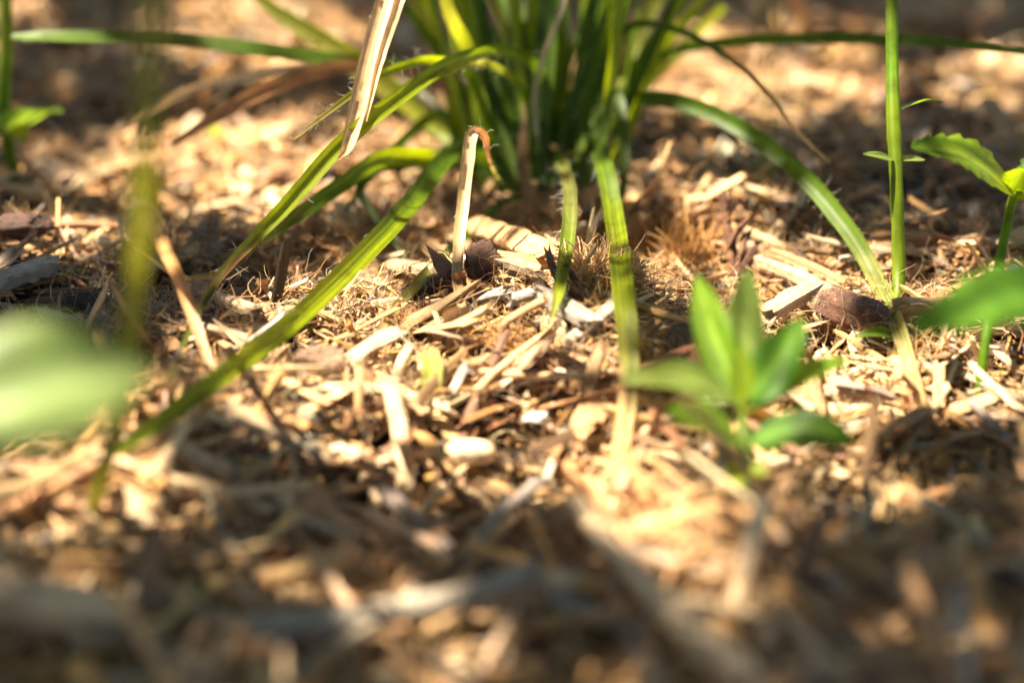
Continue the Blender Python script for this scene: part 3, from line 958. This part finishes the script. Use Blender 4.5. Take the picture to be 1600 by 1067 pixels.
base = G(850, 300, 0)
tus = empty('grass_tussock', base, 'hairy green grass tussock with arching blades and dry tips growing through mulch', 'grass tussock')
BASE = 35.8
GT = [DEEP, GREEN, LIME, LIME, LIME, GREEN, GREEN]
pblade(tus, [(845, 285, 36), (850, 130, 34.5), (800, 82, 32.5), (712, 95, 30.2), (613, 160, 28.8), (533, 226, 28.4), (462, 305, 28.1), (400, 370, 27.9), (345, 430, 27.5), (300, 505, 26.2), (262, 605, 24.4)],
       [12, 15, 17, 23, 26, 26, 25, 21, 14, 11, 7], [DEEP, DEEP, GREEN, LIME * .9, LIME, LIME, LIME, LIME, DRYB, DEEP, YELL * .6], hairs=150, n=48, fold=.35, clr=.85,
       label='long bent green blade with a brown patch near its tip')
pblade(tus, [(835, 285, 36), (820, 150, 34), (760, 100, 31.5), (697, 112, 30), (640, 145, 29.2), (593, 178, 28.8)], [8, 10, 12, 14, 12, 5], [DEEP, GREEN, YELL, YELL, YELL, DRYC], hairs=60, label='narrow yellow blade under the long bent one')
pblade(tus, [(800, 290, 36), (760, 225, 34), (705, 240, 32), (640, 320, 29.6), (560, 405, 28.2), (455, 505, 27), (340, 592, 25.2), (235, 668, 23.2), (170, 715, 22)],
       [16, 20, 26, 31, 33, 31, 28, 23, 9], [DEEP, DEEP, GREEN, GREEN, LIME, LIME, LIME * .8, GREEN, GREEN], hairs=50, n=44, fold=.3, clr=.85, label='broad green blade reaching down to the ground beside the bark lump')
pblade(tus, [(790, 290, 36), (745, 240, 34.2), (680, 246, 32.6), (605, 247, 31.6), (552, 276, 31), (470, 332, 30.2), (405, 375, 29.6), (345, 425, 28.9), (285, 434, 28.2), (212, 388, 27.8)],
       [20, 24, 27, 28, 26, 24, 20, 14, 11, 6], [DEEP, GREEN, LIME, LIME * 1.1, GREEN, GREEN, DRYB, DRYB, DRYC, DRYC], n=40, label='green blade with a brown curled back tip')
pblade(tus, [(810, 290, 36.2), (720, 258, 34.5), (600, 262, 33), (562, 292, 32), (590, 345, 31.4), (634, 402, 30.8)], [10, 13, 14, 14, 12, 6], DEEP)
pblade(tus, [(825, 300, 36), (770, 330, 33.4), (706, 388, 31), (665, 430, 29.6), (620, 480, 28.5), (592, 520, 27.8)], [9, 12, 15, 17, 15, 7], [DEEP, GREEN, GREEN, PALEG, PALEG, DRYC], hairs=110, label='pale hairy drooping blade tip')
pblade(tus, [(800, 300, 36), (776, 275, 32), (763, 245, 29.6), (759, 218, 28.8), (748, 207, 28.5), (737, 211, 28.35), (731, 250, 28.3), (722, 330, 28.2), (714, 430, 28.3), (726, 494, 28.2)],
       [4, 5, 6, 11, 17, 20, 21, 19, 16, 11, 6], [GREEN, PALEG, DRYB, DRYB, DRYB, DRYC, DRYC * 1.25, DRYC * 1.25, DRYC, DRYB], DRY, hairs=16, n=54, fold=.5, label='dry straw coloured blade folded over into a hook')
pblade(tus, [(815, 285, 36), (790, 60, 34), (700, -70, 31), (622, -40, 29.4), (590, 40, 28.9), (566, 140, 28.6), (545, 222, 28.4), (528, 250, 28.3)],
       [4, 8, 16, 24, 28, 30, 22, 3], [DEEP, GREEN, DRYC, DRYC * 1.15, DRYC * 1.15, DRYC, DRYC, DRYB], DRY, n=44, fold=.5, hairs=20, label='bleached dry blade hanging down across the bent green one')
pblade(tus, [(820, 285, 36), (790, 50, 34), (700, -80, 30.5), (640, -30, 28.8), (612, 40, 28.5), (590, 110, 28.35), (572, 190, 28.3)], [4, 6, 12, 15, 15, 12, 3], [DEEP, GREEN] + [DRYC * 1.3] * 5, DRY, n=40, fold=.6)
pblade(tus, [(858, 290, 36), (872, 250, 33.5), (883, 268, 31), (891, 305, 29.6), (886, 380, 28.2), (874, 450, 27.5), (862, 498, 27.1)], [14, 18, 20, 22, 22, 19, 5], [DEEP, GREEN, PALEG, PALEG, GREEN, LIME, YELL], hairs=100, n=38, fold=.45, clr=.75, label='narrow hairy blade with its tip on the white chips')
pblade(tus, [(912, 290, 36), (930, 232, 33.4), (945, 262, 31.2), (960, 340, 29.6), (974, 450, 28.1), (983, 560, 26.2), (978, 640, 24.6), (968, 705, 23.3), (962, 775, 22)],
       [20, 26, 30, 31, 31, 30, 28, 24, 16], [DEEP, DEEP, GREEN, LIME * .9, LIME, PALEG, DRYC * 1.1, DRYC * 1.1, DRYC], hairs=60, n=46, fold=.25, clr=.8, label='broad blade green above and dried straw coloured below')
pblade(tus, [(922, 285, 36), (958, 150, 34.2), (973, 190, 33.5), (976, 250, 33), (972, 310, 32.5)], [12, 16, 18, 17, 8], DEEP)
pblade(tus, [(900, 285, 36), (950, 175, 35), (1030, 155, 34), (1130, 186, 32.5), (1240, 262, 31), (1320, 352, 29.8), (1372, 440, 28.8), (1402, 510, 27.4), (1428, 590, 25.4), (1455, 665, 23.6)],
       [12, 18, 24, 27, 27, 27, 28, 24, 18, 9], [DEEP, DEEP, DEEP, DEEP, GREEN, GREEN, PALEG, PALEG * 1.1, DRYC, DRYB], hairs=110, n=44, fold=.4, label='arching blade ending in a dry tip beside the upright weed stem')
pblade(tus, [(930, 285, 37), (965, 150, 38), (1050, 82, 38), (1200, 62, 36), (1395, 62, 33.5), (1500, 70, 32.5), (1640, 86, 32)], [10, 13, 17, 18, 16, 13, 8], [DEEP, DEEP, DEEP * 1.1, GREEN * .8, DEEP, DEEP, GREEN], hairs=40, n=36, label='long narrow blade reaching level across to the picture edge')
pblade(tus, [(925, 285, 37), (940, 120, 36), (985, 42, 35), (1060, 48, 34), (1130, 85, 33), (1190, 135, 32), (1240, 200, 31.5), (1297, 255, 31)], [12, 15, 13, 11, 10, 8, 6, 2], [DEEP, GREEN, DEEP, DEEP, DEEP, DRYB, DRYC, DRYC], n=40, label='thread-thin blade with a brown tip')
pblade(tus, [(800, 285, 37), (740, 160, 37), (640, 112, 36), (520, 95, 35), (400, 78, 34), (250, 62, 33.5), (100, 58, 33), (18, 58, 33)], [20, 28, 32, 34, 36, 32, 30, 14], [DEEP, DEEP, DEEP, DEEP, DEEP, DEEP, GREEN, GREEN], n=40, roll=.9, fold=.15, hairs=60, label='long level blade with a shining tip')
pblade(tus, [(790, 285, 37), (690, 205, 37), (545, 97, 37), (440, 28, 37), (375, -30, 37)], [16, 24, 28, 18, 8], [GREEN, LIME, YELL, YELL * .9, GREEN])
pblade(tus, [(815, 285, 37), (700, 140, 36), (560, 104, 35), (440, 130, 34), (350, 175, 33.4), (268, 228, 32.8)], [9, 15, 21, 26, 22, 4], [DRYB * .8, DRYB, DRYB * 1.05, DRYB * 1.1, DRYB, DRYB], DRY, label='reddish brown dead blade curving outward')
pblade(tus, [(790, 280, 38), (640, 130, 38), (490, 105, 37), (360, 125, 36.5), (270, 152, 36), (188, 207, 35.5)], [8, 11, 13, 12, 12, 4], [GREEN, DRYG * .7, DRYG * .7, DRYG, DRYC, DRYC], DRY, hairs=40)
pblade(tus, [(785, 280, 36), (740, 130, 33), (680, 95, 31), (600, 115, 29.5), (540, 155, 28.7), (458, 218, 28.3)], [10, 14, 15, 13, 10, 3], [GREEN, GREEN, LIME, LIME, YELL, DRYC], hairs=110, label='thin yellow green blade fringed with hairs')
pblade(tus, [(775, 290, 36.5), (738, 100, 35), (702, 20, 33.8), (684, -60, 33)], [18, 20, 20, 14], [GREEN, LIME, YELL, LIME])
pblade(tus, [(755, 285, 36.5), (700, 110, 36), (655, 20, 35.4), (620, -60, 35)], [16, 18, 18, 12], [GREEN, LIME, YELL, LIME])
pblade(tus, [(735, 290, 36.5), (690, 180, 36.2), (600, 250, 35), (540, 330, 33.8)], [12, 16, 18, 6], [DEEP, GREEN, GREEN, DEEP])
pblade(tus, [(860, 290, 36), (835, 150, 34), (876, 18, 33.2), (900, -60, 33)], [4, 7, 8, 6], [DRYG] * 4, DRY, label='grey dead blade slanting across the tussock')
pblade(tus, [(826, 335, 34.4), (818, 240, 34.2), (822, 160, 34.4)], [14, 16, 10], [DRYB, DRYB, DRYC], DRY, label='brown dead sheath at the foot of the tussock')
pblade(tus, [(900, 285, 37), (960, 130, 37.5), (1010, 30, 38), (1060, -60, 38)], [18, 26, 26, 18], [GREEN, YELL, YELL, LIME])
pblade(tus, [(905, 285, 37.5), (985, 160, 39), (1060, 80, 40), (1130, 10, 41)], [16, 22, 22, 12], [GREEN, LIME, YELL, LIME])
for i in range(56):                               # the upright middle of the tussock, running up out of the frame
    f = rng.uniform(-1, 1)
    bx = 845 + f * 95 + rng.normal(0, 8)
    bd = 35.8 + rng.uniform(-1.3, 2.6)
    lean = f * rng.uniform(60, 190) + rng.normal(0, 30)
    dz = rng.uniform(-1.5, 2.5)
    h = rng.uniform(170, 620)
    w = rng.uniform(12, 25)
    c0 = [DEEP, GREEN, LIME][int(rng.choice(3, p=[.28, .38, .34]))]
    pb = P(bx, 298, bd)
    pts = [pb, C0 + (bd + dz * .3) * ray(bx + lean * .35, 298 - 110), C0 + (bd + dz * .7) * ray(bx + lean * .9, 298 - 110 - h * .45), C0 + (bd + dz * 1.6) * ray(bx + lean * 1.9, 298 - 110 - h)]
    add_blade(tus, pts, [px_cm(w * .7, bd), px_cm(w, bd), px_cm(w * .9, bd), px_cm(3, bd)], [c0 * np.array([.9, .75, .8]), c0, c0 * 1.05, c0 * 1.1], BLADE, n=22, roll=rng.normal(0, .6), fold=.35)
# spread out of the front of the clump: a few dead leaf ends
for (x0, y0, x1, y1) in [(780, 300, 740, 330), (880, 300, 905, 340), (835, 305, 838, 345)]:
    pblade(tus, [(845, 270, 35.6), (x0, y0 - 30, 35), (x1, y1, 34)], [10, 14, 5], [DRYB, DRYC, DRYB], DRY, n=16)


def ovate(root, p0, p1, width, colour, mat=None, droop=0.0, fold=.35, roll=0.0, teeth=0.0, n=38, M=9, name='leaf', label=None, tipcol=None, shape=1.0):
    """an ovate leaf from p0 (stalk) to p1 (tip)."""
    o0 = np.array(root.location) / S
    p0 = np.asarray(p0); p1 = np.asarray(p1)
    mid = (p0 + p1) / 2 + np.array([0, 0, droop])
    c = catmull([p0, mid, p1], n)
    t = np.linspace(0, 1, n)
    prof = np.sin(pi * t ** (.85 * shape)) ** .64 * (1 - .12 * t)
    w = width * np.maximum(prof, 0.03)
    if teeth:
        w = w * (1 + teeth * (1 - 2 * (np.arange(n) % 5) / 4) * np.linspace(.5, 1, n))
    tan = unit(np.gradient(c, axis=0))
    up = np.array([0, 0, 1.0]) if abs(tan[0] @ np.array([0, 0, 1])) < .85 else np.array([0, -1.0, .3])
    s = unit(np.cross(tan, up))
    q = np.cross(s, tan)
    s2 = s * cos(roll) + q * sin(roll)
    q2 = q * cos(roll) - s * sin(roll)
    k = np.linspace(-1, 1, M)
    curl = fold * np.abs(k) - .25 * fold * k ** 4
    V = c[:, None] + s2[:, None] * (k[None] * (w / 2)[:, None])[..., None] + q2[:, None] * (curl[None] * (w / 2)[:, None])[..., None]
    V += q2[:, None] * (.04 * width * np.sin(k[None, :, None] * 5 + t[:, None, None] * 9) * np.abs(k)[None, :, None])
    i = np.arange(n - 1)[:, None] * M
    j = np.arange(M - 1)[None]
    F = np.stack(np.broadcast_arrays(i + j, i + j + 1, i + M + j + 1, i + M + j), -1).reshape(-1, 4)
    C = np.broadcast_to(np.array(colour), (n, M, 3)).copy()
    if tipcol is not None:
        C = C * (1 - t[:, None, None]) + np.array(tipcol) * t[:, None, None]
    C[:, M // 2] = C[:, M // 2] * 1.25 + .02
    L = np.linalg.norm(p1 - p0)
    UV = np.stack(np.broadcast_arrays((t * L)[:, None] + 3 * k[None] * 0, k[None] * (w / 2)[:, None]), -1).reshape(-1, 2) + rng.uniform(0, 20, 2)
    b = link(name, np_mesh(name, V.reshape(-1, 3) - o0, F, None, C.reshape(-1, 3), UV, True), mat or LEAF, root)
    if label:
        b['label'] = label
    return b


def stem(root, pts3, radii, colour, name='stem', n=34, knots=.03, mat=None):
    o0 = np.array(root.location) / S
    V, F, caps, C, UV, c = tube_mesh(name, pts3, radii, colour, 10, n, knots)
    return link(name, np_mesh(name, V - o0, F, caps, C, UV, True), mat or LEAF, root)


def pt(x, y, d):
    return C0 + d * ray(x, y)


LG = np.array([.14, .26, .015]); LD = np.array([.07, .17, .015]); LY = np.array([.18, .25, .012]); LP = np.array([.15, .23, .05])

# seedling
sb = G(1167, 768, .35)
seed = empty('leafy_seedling', sb, 'small bright green seedling with paired oval leaves in the sunlit mulch', 'seedling')
sd = float(project(sb)[2])
stem(seed, [sb - np.array([0, 0, .4]), pt(1164, 700, sd + .1), pt(1157, 640, sd + .3), pt(1150, 580, sd + .5)], [.11, .10, .085, .05], [LP * 1.1, LP, LY, LY])
ovate(seed, pt(1150, 610, sd + .3), pt(1090, 428, sd + .9), px_cm(74, sd), LG, droop=-.1, roll=.9, fold=.3)
ovate(seed, pt(1154, 600, sd + .6), pt(1168, 420, sd + 1.1), px_cm(76, sd), LP, droop=-.1, roll=-.2, fold=.3, label='pale upright leaf')
ovate(seed, pt(1162, 625, sd + .3), pt(1254, 498, sd + .7), px_cm(84, sd), LD * 1.1, droop=-.1, roll=-.6, fold=.25)
ovate(seed, pt(1158, 630, sd), pt(1160, 540, sd - .1), px_cm(42, sd), LY * 1.2, roll=.2, label='yellow young leaf at the heart')
ovate(seed, pt(1150, 625, sd + .2), pt(972, 592, sd - .1), px_cm(66, sd), LP, droop=.2, fold=.15, roll=.5)
ovate(seed, pt(1155, 690, sd), pt(1042, 640, sd - .5), px_cm(72, sd), LG, droop=.1, fold=.25, roll=.5)
ovate(seed, pt(1172, 690, sd), pt(1340, 694, sd - .7), px_cm(74, sd), LD * 1.1, droop=.22, fold=.25, roll=-.55, label='dark leaf held level over the chips')
ovate(seed, pt(1168, 640, sd + .3), pt(1330, 560, sd + 1.2), px_cm(44, sd), LG, droop=.15, fold=.3, roll=-.5)
ovate(seed, pt(1168, 740, sd), pt(1128, 758, sd - .4), px_cm(46, sd), LY * 1.2, droop=.05, roll=.6)
ovate(seed, pt(1168, 735, sd), pt(1196, 742, sd - .2), px_cm(26, sd), LY, droop=.05, roll=-.4)

# upright weed stem on the right
wb = G(1398, 548, .1)
weed = empty('upright_weed', wb, 'single upright bright green weed stem with tiny paired leaves beside the brown pellet', 'weed')
stem(weed, [wb - np.array([0, 0, .3]), pt(1404, 450, 27.9), pt(1401, 300, 28.1), pt(1396, 190, 28.3), pt(1394, 100, 28.5), pt(1393, 0, 28.6), pt(1386, -160, 28.8)],
     [.14, .13, .13, .145, .125, .125, .11], [LY * .8, LY, LY * .9, LY, LG * 1.2, LY * .8, LG], n=60, knots=.03)
ovate(weed, pt(1404, 172, 28.3), pt(1474, 160, 29.6), .34, LP, droop=.08, roll=.3)
ovate(weed, pt(1396, 250, 28.1), pt(1348, 241, 27.6), .22, LP * 1.2, droop=.02, roll=.6)
ovate(weed, pt(1402, 250, 28.1), pt(1446, 250, 28.6), .2, LP * 1.2, droop=.02, roll=-.5)
ovate(weed, wb + np.array([0, -.1, .3]), G(1335, 528, .45), .3, LG, droop=.1, roll=.3)

# toothed weed at the right edge
tb = G(1528, 622, .1)
tw = empty('toothed_weed', tb, 'thin stemmed weed topped by bright toothed leaves at the picture edge', 'weed')
stem(tw, [tb - np.array([0, 0, .3]), pt(1542, 520, 25.0), pt(1560, 420, 25.8), pt(1580, 322, 26.2), pt(1592, 280, 26.0)], [.09, .09, .085, .09, .06], [LG * .8, LG, LG, LY, LY])
ovate(tw, pt(1584, 305, 26.0), pt(1424, 228, 25.2), .95, LY * 1.1, droop=.25, roll=.55, teeth=.16, fold=.3, tipcol=LD, label='yellow green toothed leaf lit from behind')
ovate(tw, pt(1580, 302, 26.1), pt(1600, 262, 25.4), .55, LY * 1.15, droop=.1, roll=.4, teeth=.14)
ovate(tw, pt(1586, 300, 26), pt(1700, 250, 26.5), .8, LD, droop=.3, roll=-.3, teeth=.14)
ovate(tw, pt(1588, 310, 26), pt(1660, 330, 25.5), .5, LY, droop=.1, roll=-.3)

# dark toothed leaf reaching in from the right, nearer the camera
rb = np.array([9.6, 16.6, float(terrain(9.6, 16.6))])
rw = empty('broad_leaf_weed', rb, 'weed just outside the picture edge reaching in one dark toothed leaf', 'weed')
stem(rw, [rb - np.array([0, 0, .3]), rb + np.array([-.2, .2, 1.2]), pt(1690, 455, 19.4)], [.1, .09, .05], [LG, LG, LG])
ovate(rw, pt(1690, 455, 19.4), pt(1418, 518, 18.4), .86, LD * 1.25, droop=.2, roll=.75, teeth=.14, fold=.2, n=34)
ovate(rw, pt(1692, 455, 19.4), pt(1840, 420, 19.0), .9, LD, droop=.2, roll=-.3, teeth=.14)

# pale blurred leaf close to the camera on the left
lb_ = np.array([-6.4, 14.4, float(terrain(-6.4, 14.4))])
lw = empty('near_weed', lb_, 'broad leaved weed close to the camera with one pale shining leaf', 'weed')
stem(lw, [lb_ - np.array([0, 0, .3]), lb_ + np.array([.0, -.1, 1.8]), pt(-190, 610, 13.6)], [.1, .09, .05], [LG, LG, LG])
ovate(lw, pt(-190, 725, 13.6), pt(240, 580, 14.4), 1.8, np.array([.19, .27, .085]), droop=.2, roll=-.45, fold=.3, n=30)
ovate(lw, pt(-190, 610, 13.6), pt(-420, 560, 13.0), 1.2, LG, droop=.2, roll=.3)

# weed behind on the left edge
bb = G(20, 262, .1)
bw = empty('shaded_weed', bb, 'blurred green weed beside the black hollow at the picture edge', 'weed')
bd = float(project(bb)[2])
stem(bw, [bb - np.array([0, 0, .3]), pt(6, 170, bd - 1.0), pt(10, 60, bd - 1.5), pt(4, -80, bd - 2)], [.16, .17, .15, .12], [DEEP, GREEN, LIME * .7, GREEN])
ovate(bw, pt(12, 215, bd - .8), pt(96, 176, bd - 1.6), 1.3, LP * 1.3, droop=.25, roll=.3)
ovate(bw, pt(6, 210, bd - .8), pt(40, 222, bd - 2.2), .7, LY, droop=.2, roll=-.2)
ovate(bw, pt(6, 205, bd - .8), pt(-60, 190, bd - 1.2), .9, LG, droop=.25)

# tall leaning grass stem close to the camera on the left
gb = G(138, 792, .1)
gs = empty('flowering_grass', gb, 'leaning green grass stem with a wispy seed head, blurred and close', 'grass stem')
gd = float(project(gb)[2])
stem(gs, [gb - np.array([0, 0, .2]), pt(186, 645, gd - 2.2), pt(206, 500, gd - 3.8), pt(222, 340, gd - 5.0), pt(232, 120, gd - 6.6), pt(240, -60, gd - 7.4), pt(262, -300, gd - 8)],
     [.09, .11, .115, .11, .105, .095, .05], [YELL * 1.2, YELL * 1.3, YELL * 1.3, PALEG * 1.5, PALEG * 1.5, PALEG * 1.5, LIME], mat=BLADE)
add_blade(gs, [pt(226, 330, gd - 5.0), pt(246, 365, gd - 1), pt(262, 400, gd + 3.2), pt(283, 445, gd + 4), pt(312, 525, gd + 3.6), pt(345, 606, gd + 3.0)], [.06, .1, .2, .22, .2, .05], [DRYC, DRYC, DRYC, DRYB * 1.4, DRYB * 1.4, DRYC], DRY, label='dry brown leaf hanging from the stem')
nst = 46
f = rng.random(nst)
st = np.stack([pt(232 + 12 * a, 120 - 240 * a, gd - 6.6 - a * 1) for a in f]) - gb
dd = rng.standard_normal((nst, 3)) * np.array([1.0, .6, .3]) + np.array([0.2, 0, .5])
V, F, C = strands(st, dd, rng.uniform(.6, 1.5, nst), np.full(nst, .009), np.broadcast_to(np.array([.30, .22, .10]), (nst, 3)), 7, .35, .6)
h = link('seed_head', np_mesh('seed_head', V, F, None, C, smooth=True), FIBRE, gs)
h['kind'] = 'stuff'

# thin grass drooping into view from above, very close to the camera
db = np.array([7.6, 11.0, float(terrain(7.6, 11.0))])
dg = empty('drooping_grass', db, 'thread-like grass leaf drooping into view, a faint blur before the mulch', 'grass stem')
add_blade(dg, [db, db + np.array([-.4, .3, 6]), db + np.array([-1.6, 1.0, 11.0]), pt(1300, -260, 14), pt(1212, -60, 14.3), pt(1200, 120, 14.6), pt(1186, 345, 15)],
          [.1, .1, .09, .08, .07, .06, .015], [GREEN, GREEN, DEEP, DEEP, GREEN, GREEN, LIME], BLADE, n=50)

# yellow-green scrap of leaf and small bits
p0, p1 = G(672, 548, .7), G(672, 622, .35)
sc0 = (p0 + p1) / 2
V, F, C, UV, _ = blade_mesh([p0, sc0 + np.array([.05, -.1, .1]), p1], [.27, .36, .30], [YELL * 1.3 + .05, LIME + np.array([.12, .1, .06]), YELL * 1.2 + .05], n=14, fold=.12, M=7)
tag(link('leaf_scrap', np_mesh('leaf_scrap', V - sc0, F, None, C, UV, True), BLADE, loc=sc0), 'torn yellow green leaf scrap standing in the sunlit mulch', 'leaf scrap')
p0, p1 = G(312, 205, .5), G(345, 212, .5)
sc0 = (p0 + p1) / 2
V, F, C, UV, _ = blade_mesh([p0, sc0 + np.array([0, 0, .2]), p1], [.1, .5, .1], LIME * 1.2, n=12)
tag(link('leaf_scrap', np_mesh('leaf_scrap', V - sc0, F, None, C, UV, True), BLADE, loc=sc0), 'lime green leaf scrap lying under the reddish dead blade', 'leaf scrap')


# ------------------------------------------------------------------ added unseen shrub, its leaves set out to cast the dappled shade
LIT = [(400, 55, 170, 60), (1190, 120, 210, 80), (1550, 120, 80, 55), (30, 5, 45, 40), (430, 262, 300, 80), (90, 380, 120, 24),
       (720, 610, 345, 195), (540, 525, 130, 60), (950, 395, 115, 75), (1125, 350, 90, 50), (1235, 468, 150, 85), (1430, 600, 210, 80),
       (130, 760, 200, 100), (50, 942, 110, 32), (930, 725, 130, 75), (1075, 845, 125, 70), (985, 805, 95, 60), (1150, 860, 105, 100), (1215, 800, 70, 50), (1185, 935, 60, 40), (1060, 905, 55, 30), (850, 150, 160, 60)]


def lit(px, py):
    v = np.full(np.shape(px), 9.0)
    for cx, cy, rx, ry in LIT:
        v = np.minimum(v, ((px - cx) / rx) ** 2 + ((py - cy) / ry) ** 2)
    return v


# openings left in the added crown so sun reaches these raised points
SUN_GAPS = [(20, 560, 14.2, .85), (733, 250, 28.4, .9), (720, 400, 28.3, .9), (1500, 262, 25.6, 1.5), (1580, 300, 26, 1.2), (1400, 330, 28, .9), (1395, 120, 28.5, .9),
         (1405, 470, 27.8, .9), (580, 180, 28.6, .9), (470, 300, 28.2, 1.0), (590, 40, 29, .9), (1105, 500, 22.3, 1.2), (1170, 500, 22.6, 1.2), (1230, 560, 22, 1.1), (1040, 595, 21.8, 1.1), (1095, 660, 21.4, .9), (1260, 690, 21.3, 1.1),
         (560, 400, 28.2, 1.1), (450, 505, 27, .9), (885, 340, 29, .8), (965, 350, 29.5, .9), (1130, 186, 32.5, 1.0), (1300, 330, 30, 1.0), (200, 560, 18.2, .65), (215, 430, 17, .65), (230, 200, 15.6, .7), (225, 320, 16.6, .65), (340, 590, 25, .9), (245, 660, 23, .8), (50, 185, 37, 1.4), (640, 250, 32, 1.0), (545, 95, 37, 1.2), (690, 20, 34, 1.0), (1000, 60, 37.5, 1.5), (870, 60, 34, 1.4), (100, 58, 33, 1.2), (983, 560, 26.2, .9), (968, 710, 23.3, .8)]


def build_shade_shrub():
    # ground points chosen for shade, each given a leaf up the sun's direction
    X, Y = np.meshgrid(np.arange(-48, 48, .62), np.arange(-14, 92, .62))
    x = (X + rng.uniform(-.3, .3, X.shape)).reshape(-1)
    y = (Y + rng.uniform(-.3, .3, Y.shape)).reshape(-1)
    z = terrain(x, y) + .2
    px, py, d = project(np.stack([x, y, z], -1))
    v = lit(px, py) + .22 * rng.standard_normal(len(x))
    outside = (px < -60) | (px > 1660) | (py > 1100) | (py < -40)
    wav = np.sin(x * .8 + 1.3 * np.sin(y * .5)) * np.sin(y * .7 + 1.1 * np.sin(x * .6))
    dark = np.where(outside, wav > -.6, v > 1.12)
    g = np.stack([x, y, z], -1)
    for sx, sy, sd_, sr in SUN_GAPS:
        q = g - pt(sx, sy, sd_)
        off = q - (q @ SUN)[:, None] * SUN[None]
        dark &= np.linalg.norm(off, axis=1) > sr
    stray = (~dark) & (rng.random(len(x)) < .02)
    gap = dark & (rng.random(len(x)) < .012)
    keep = (dark & ~gap) | stray
    pts = np.stack([x, y, z], -1)[keep]
    XO, YO = np.meshgrid(np.arange(-140, 140, 1.5), np.arange(-90, 170, 1.5))  # wider ring of leaves added to cut the sky light
    far = (np.abs(XO) > 46) | (YO < -12) | (YO > 90)
    far &= (np.hypot(XO / 140, (YO - 40) / 130) < 1)
    po = np.stack([XO[far], YO[far], np.zeros(far.sum())], -1) + rng.uniform(-.8, .8, (far.sum(), 3))
    big = np.concatenate([np.ones(len(pts)), np.full(len(po), 2.0)])
    pts = np.concatenate([pts, po])
    n = len(pts)
    T = rng.uniform(48, 74, n)
    c = pts + SUN[None] * T[:, None]
    L = rng.uniform(1.2, 2.0, n) * big
    W = L * rng.uniform(.5, .7, n)
    nrm = unit(SUN[None] + .45 * rng.standard_normal((n, 3)))
    a = unit(np.cross(nrm, rng.standard_normal((n, 3))))
    b = np.cross(nrm, a)
    tt = np.array([0, .3, .7, 1.0, .7, .3]) - .5
    ss = np.array([0, .5, .42, 0, -.42, -.5])
    V = c[:, None] + a[:, None] * (tt[None] * L[:, None])[..., None] + b[:, None] * (ss[None] * W[:, None])[..., None] + nrm[:, None] * (np.abs(ss)[None] * .25 * W[:, None])[..., None]
    i0 = (np.arange(n) * 6)[:, None]
    F = np.concatenate([i0 + np.array([0, 1, 2, 3]), i0 + np.array([0, 3, 4, 5])])
    C = np.repeat(np.array([.04, .07, .022]) * rng.uniform(.7, 1.4, (n, 1)), 6, 0)
    foot = np.array([-62., 150., 0.])
    root = empty('unseen_shade_shrub', foot, 'unseen leafy shrub added so its crown dapples the mulch with shade', 'shrub')
    cr = link('crown', np_mesh('crown', V.reshape(-1, 3) - foot, F, None, C, V.reshape(-1, 3)[:, :2], False), SHADE_LEAF, root)
    cr['kind'] = 'stuff'
    parts = []
    top = c.mean(0)
    parts.append(tube_mesh('t', [np.array([0, 0, -2.]), np.array([4, -6, 30.]), np.array([18, -20, 62.]), top - foot], [3.2, 2.6, 1.6, .5], BROWN, 10, 30, .03))
    for q in c[rng.integers(0, n, 22)]:
        s0 = np.array([18, -20, 62.]) + (top - foot - np.array([18, -20, 62.])) * rng.uniform(0, 1)
        parts.append(tube_mesh('t', [s0, (s0 + q - foot) / 2 + np.array([0, 0, 3]), q - foot], [.35, .22, .06], BROWN, 10, 12, .03))
    link('trunk', np_mesh('trunk', *merge(parts), smooth=True), BARK, root)


build_shade_shrub()
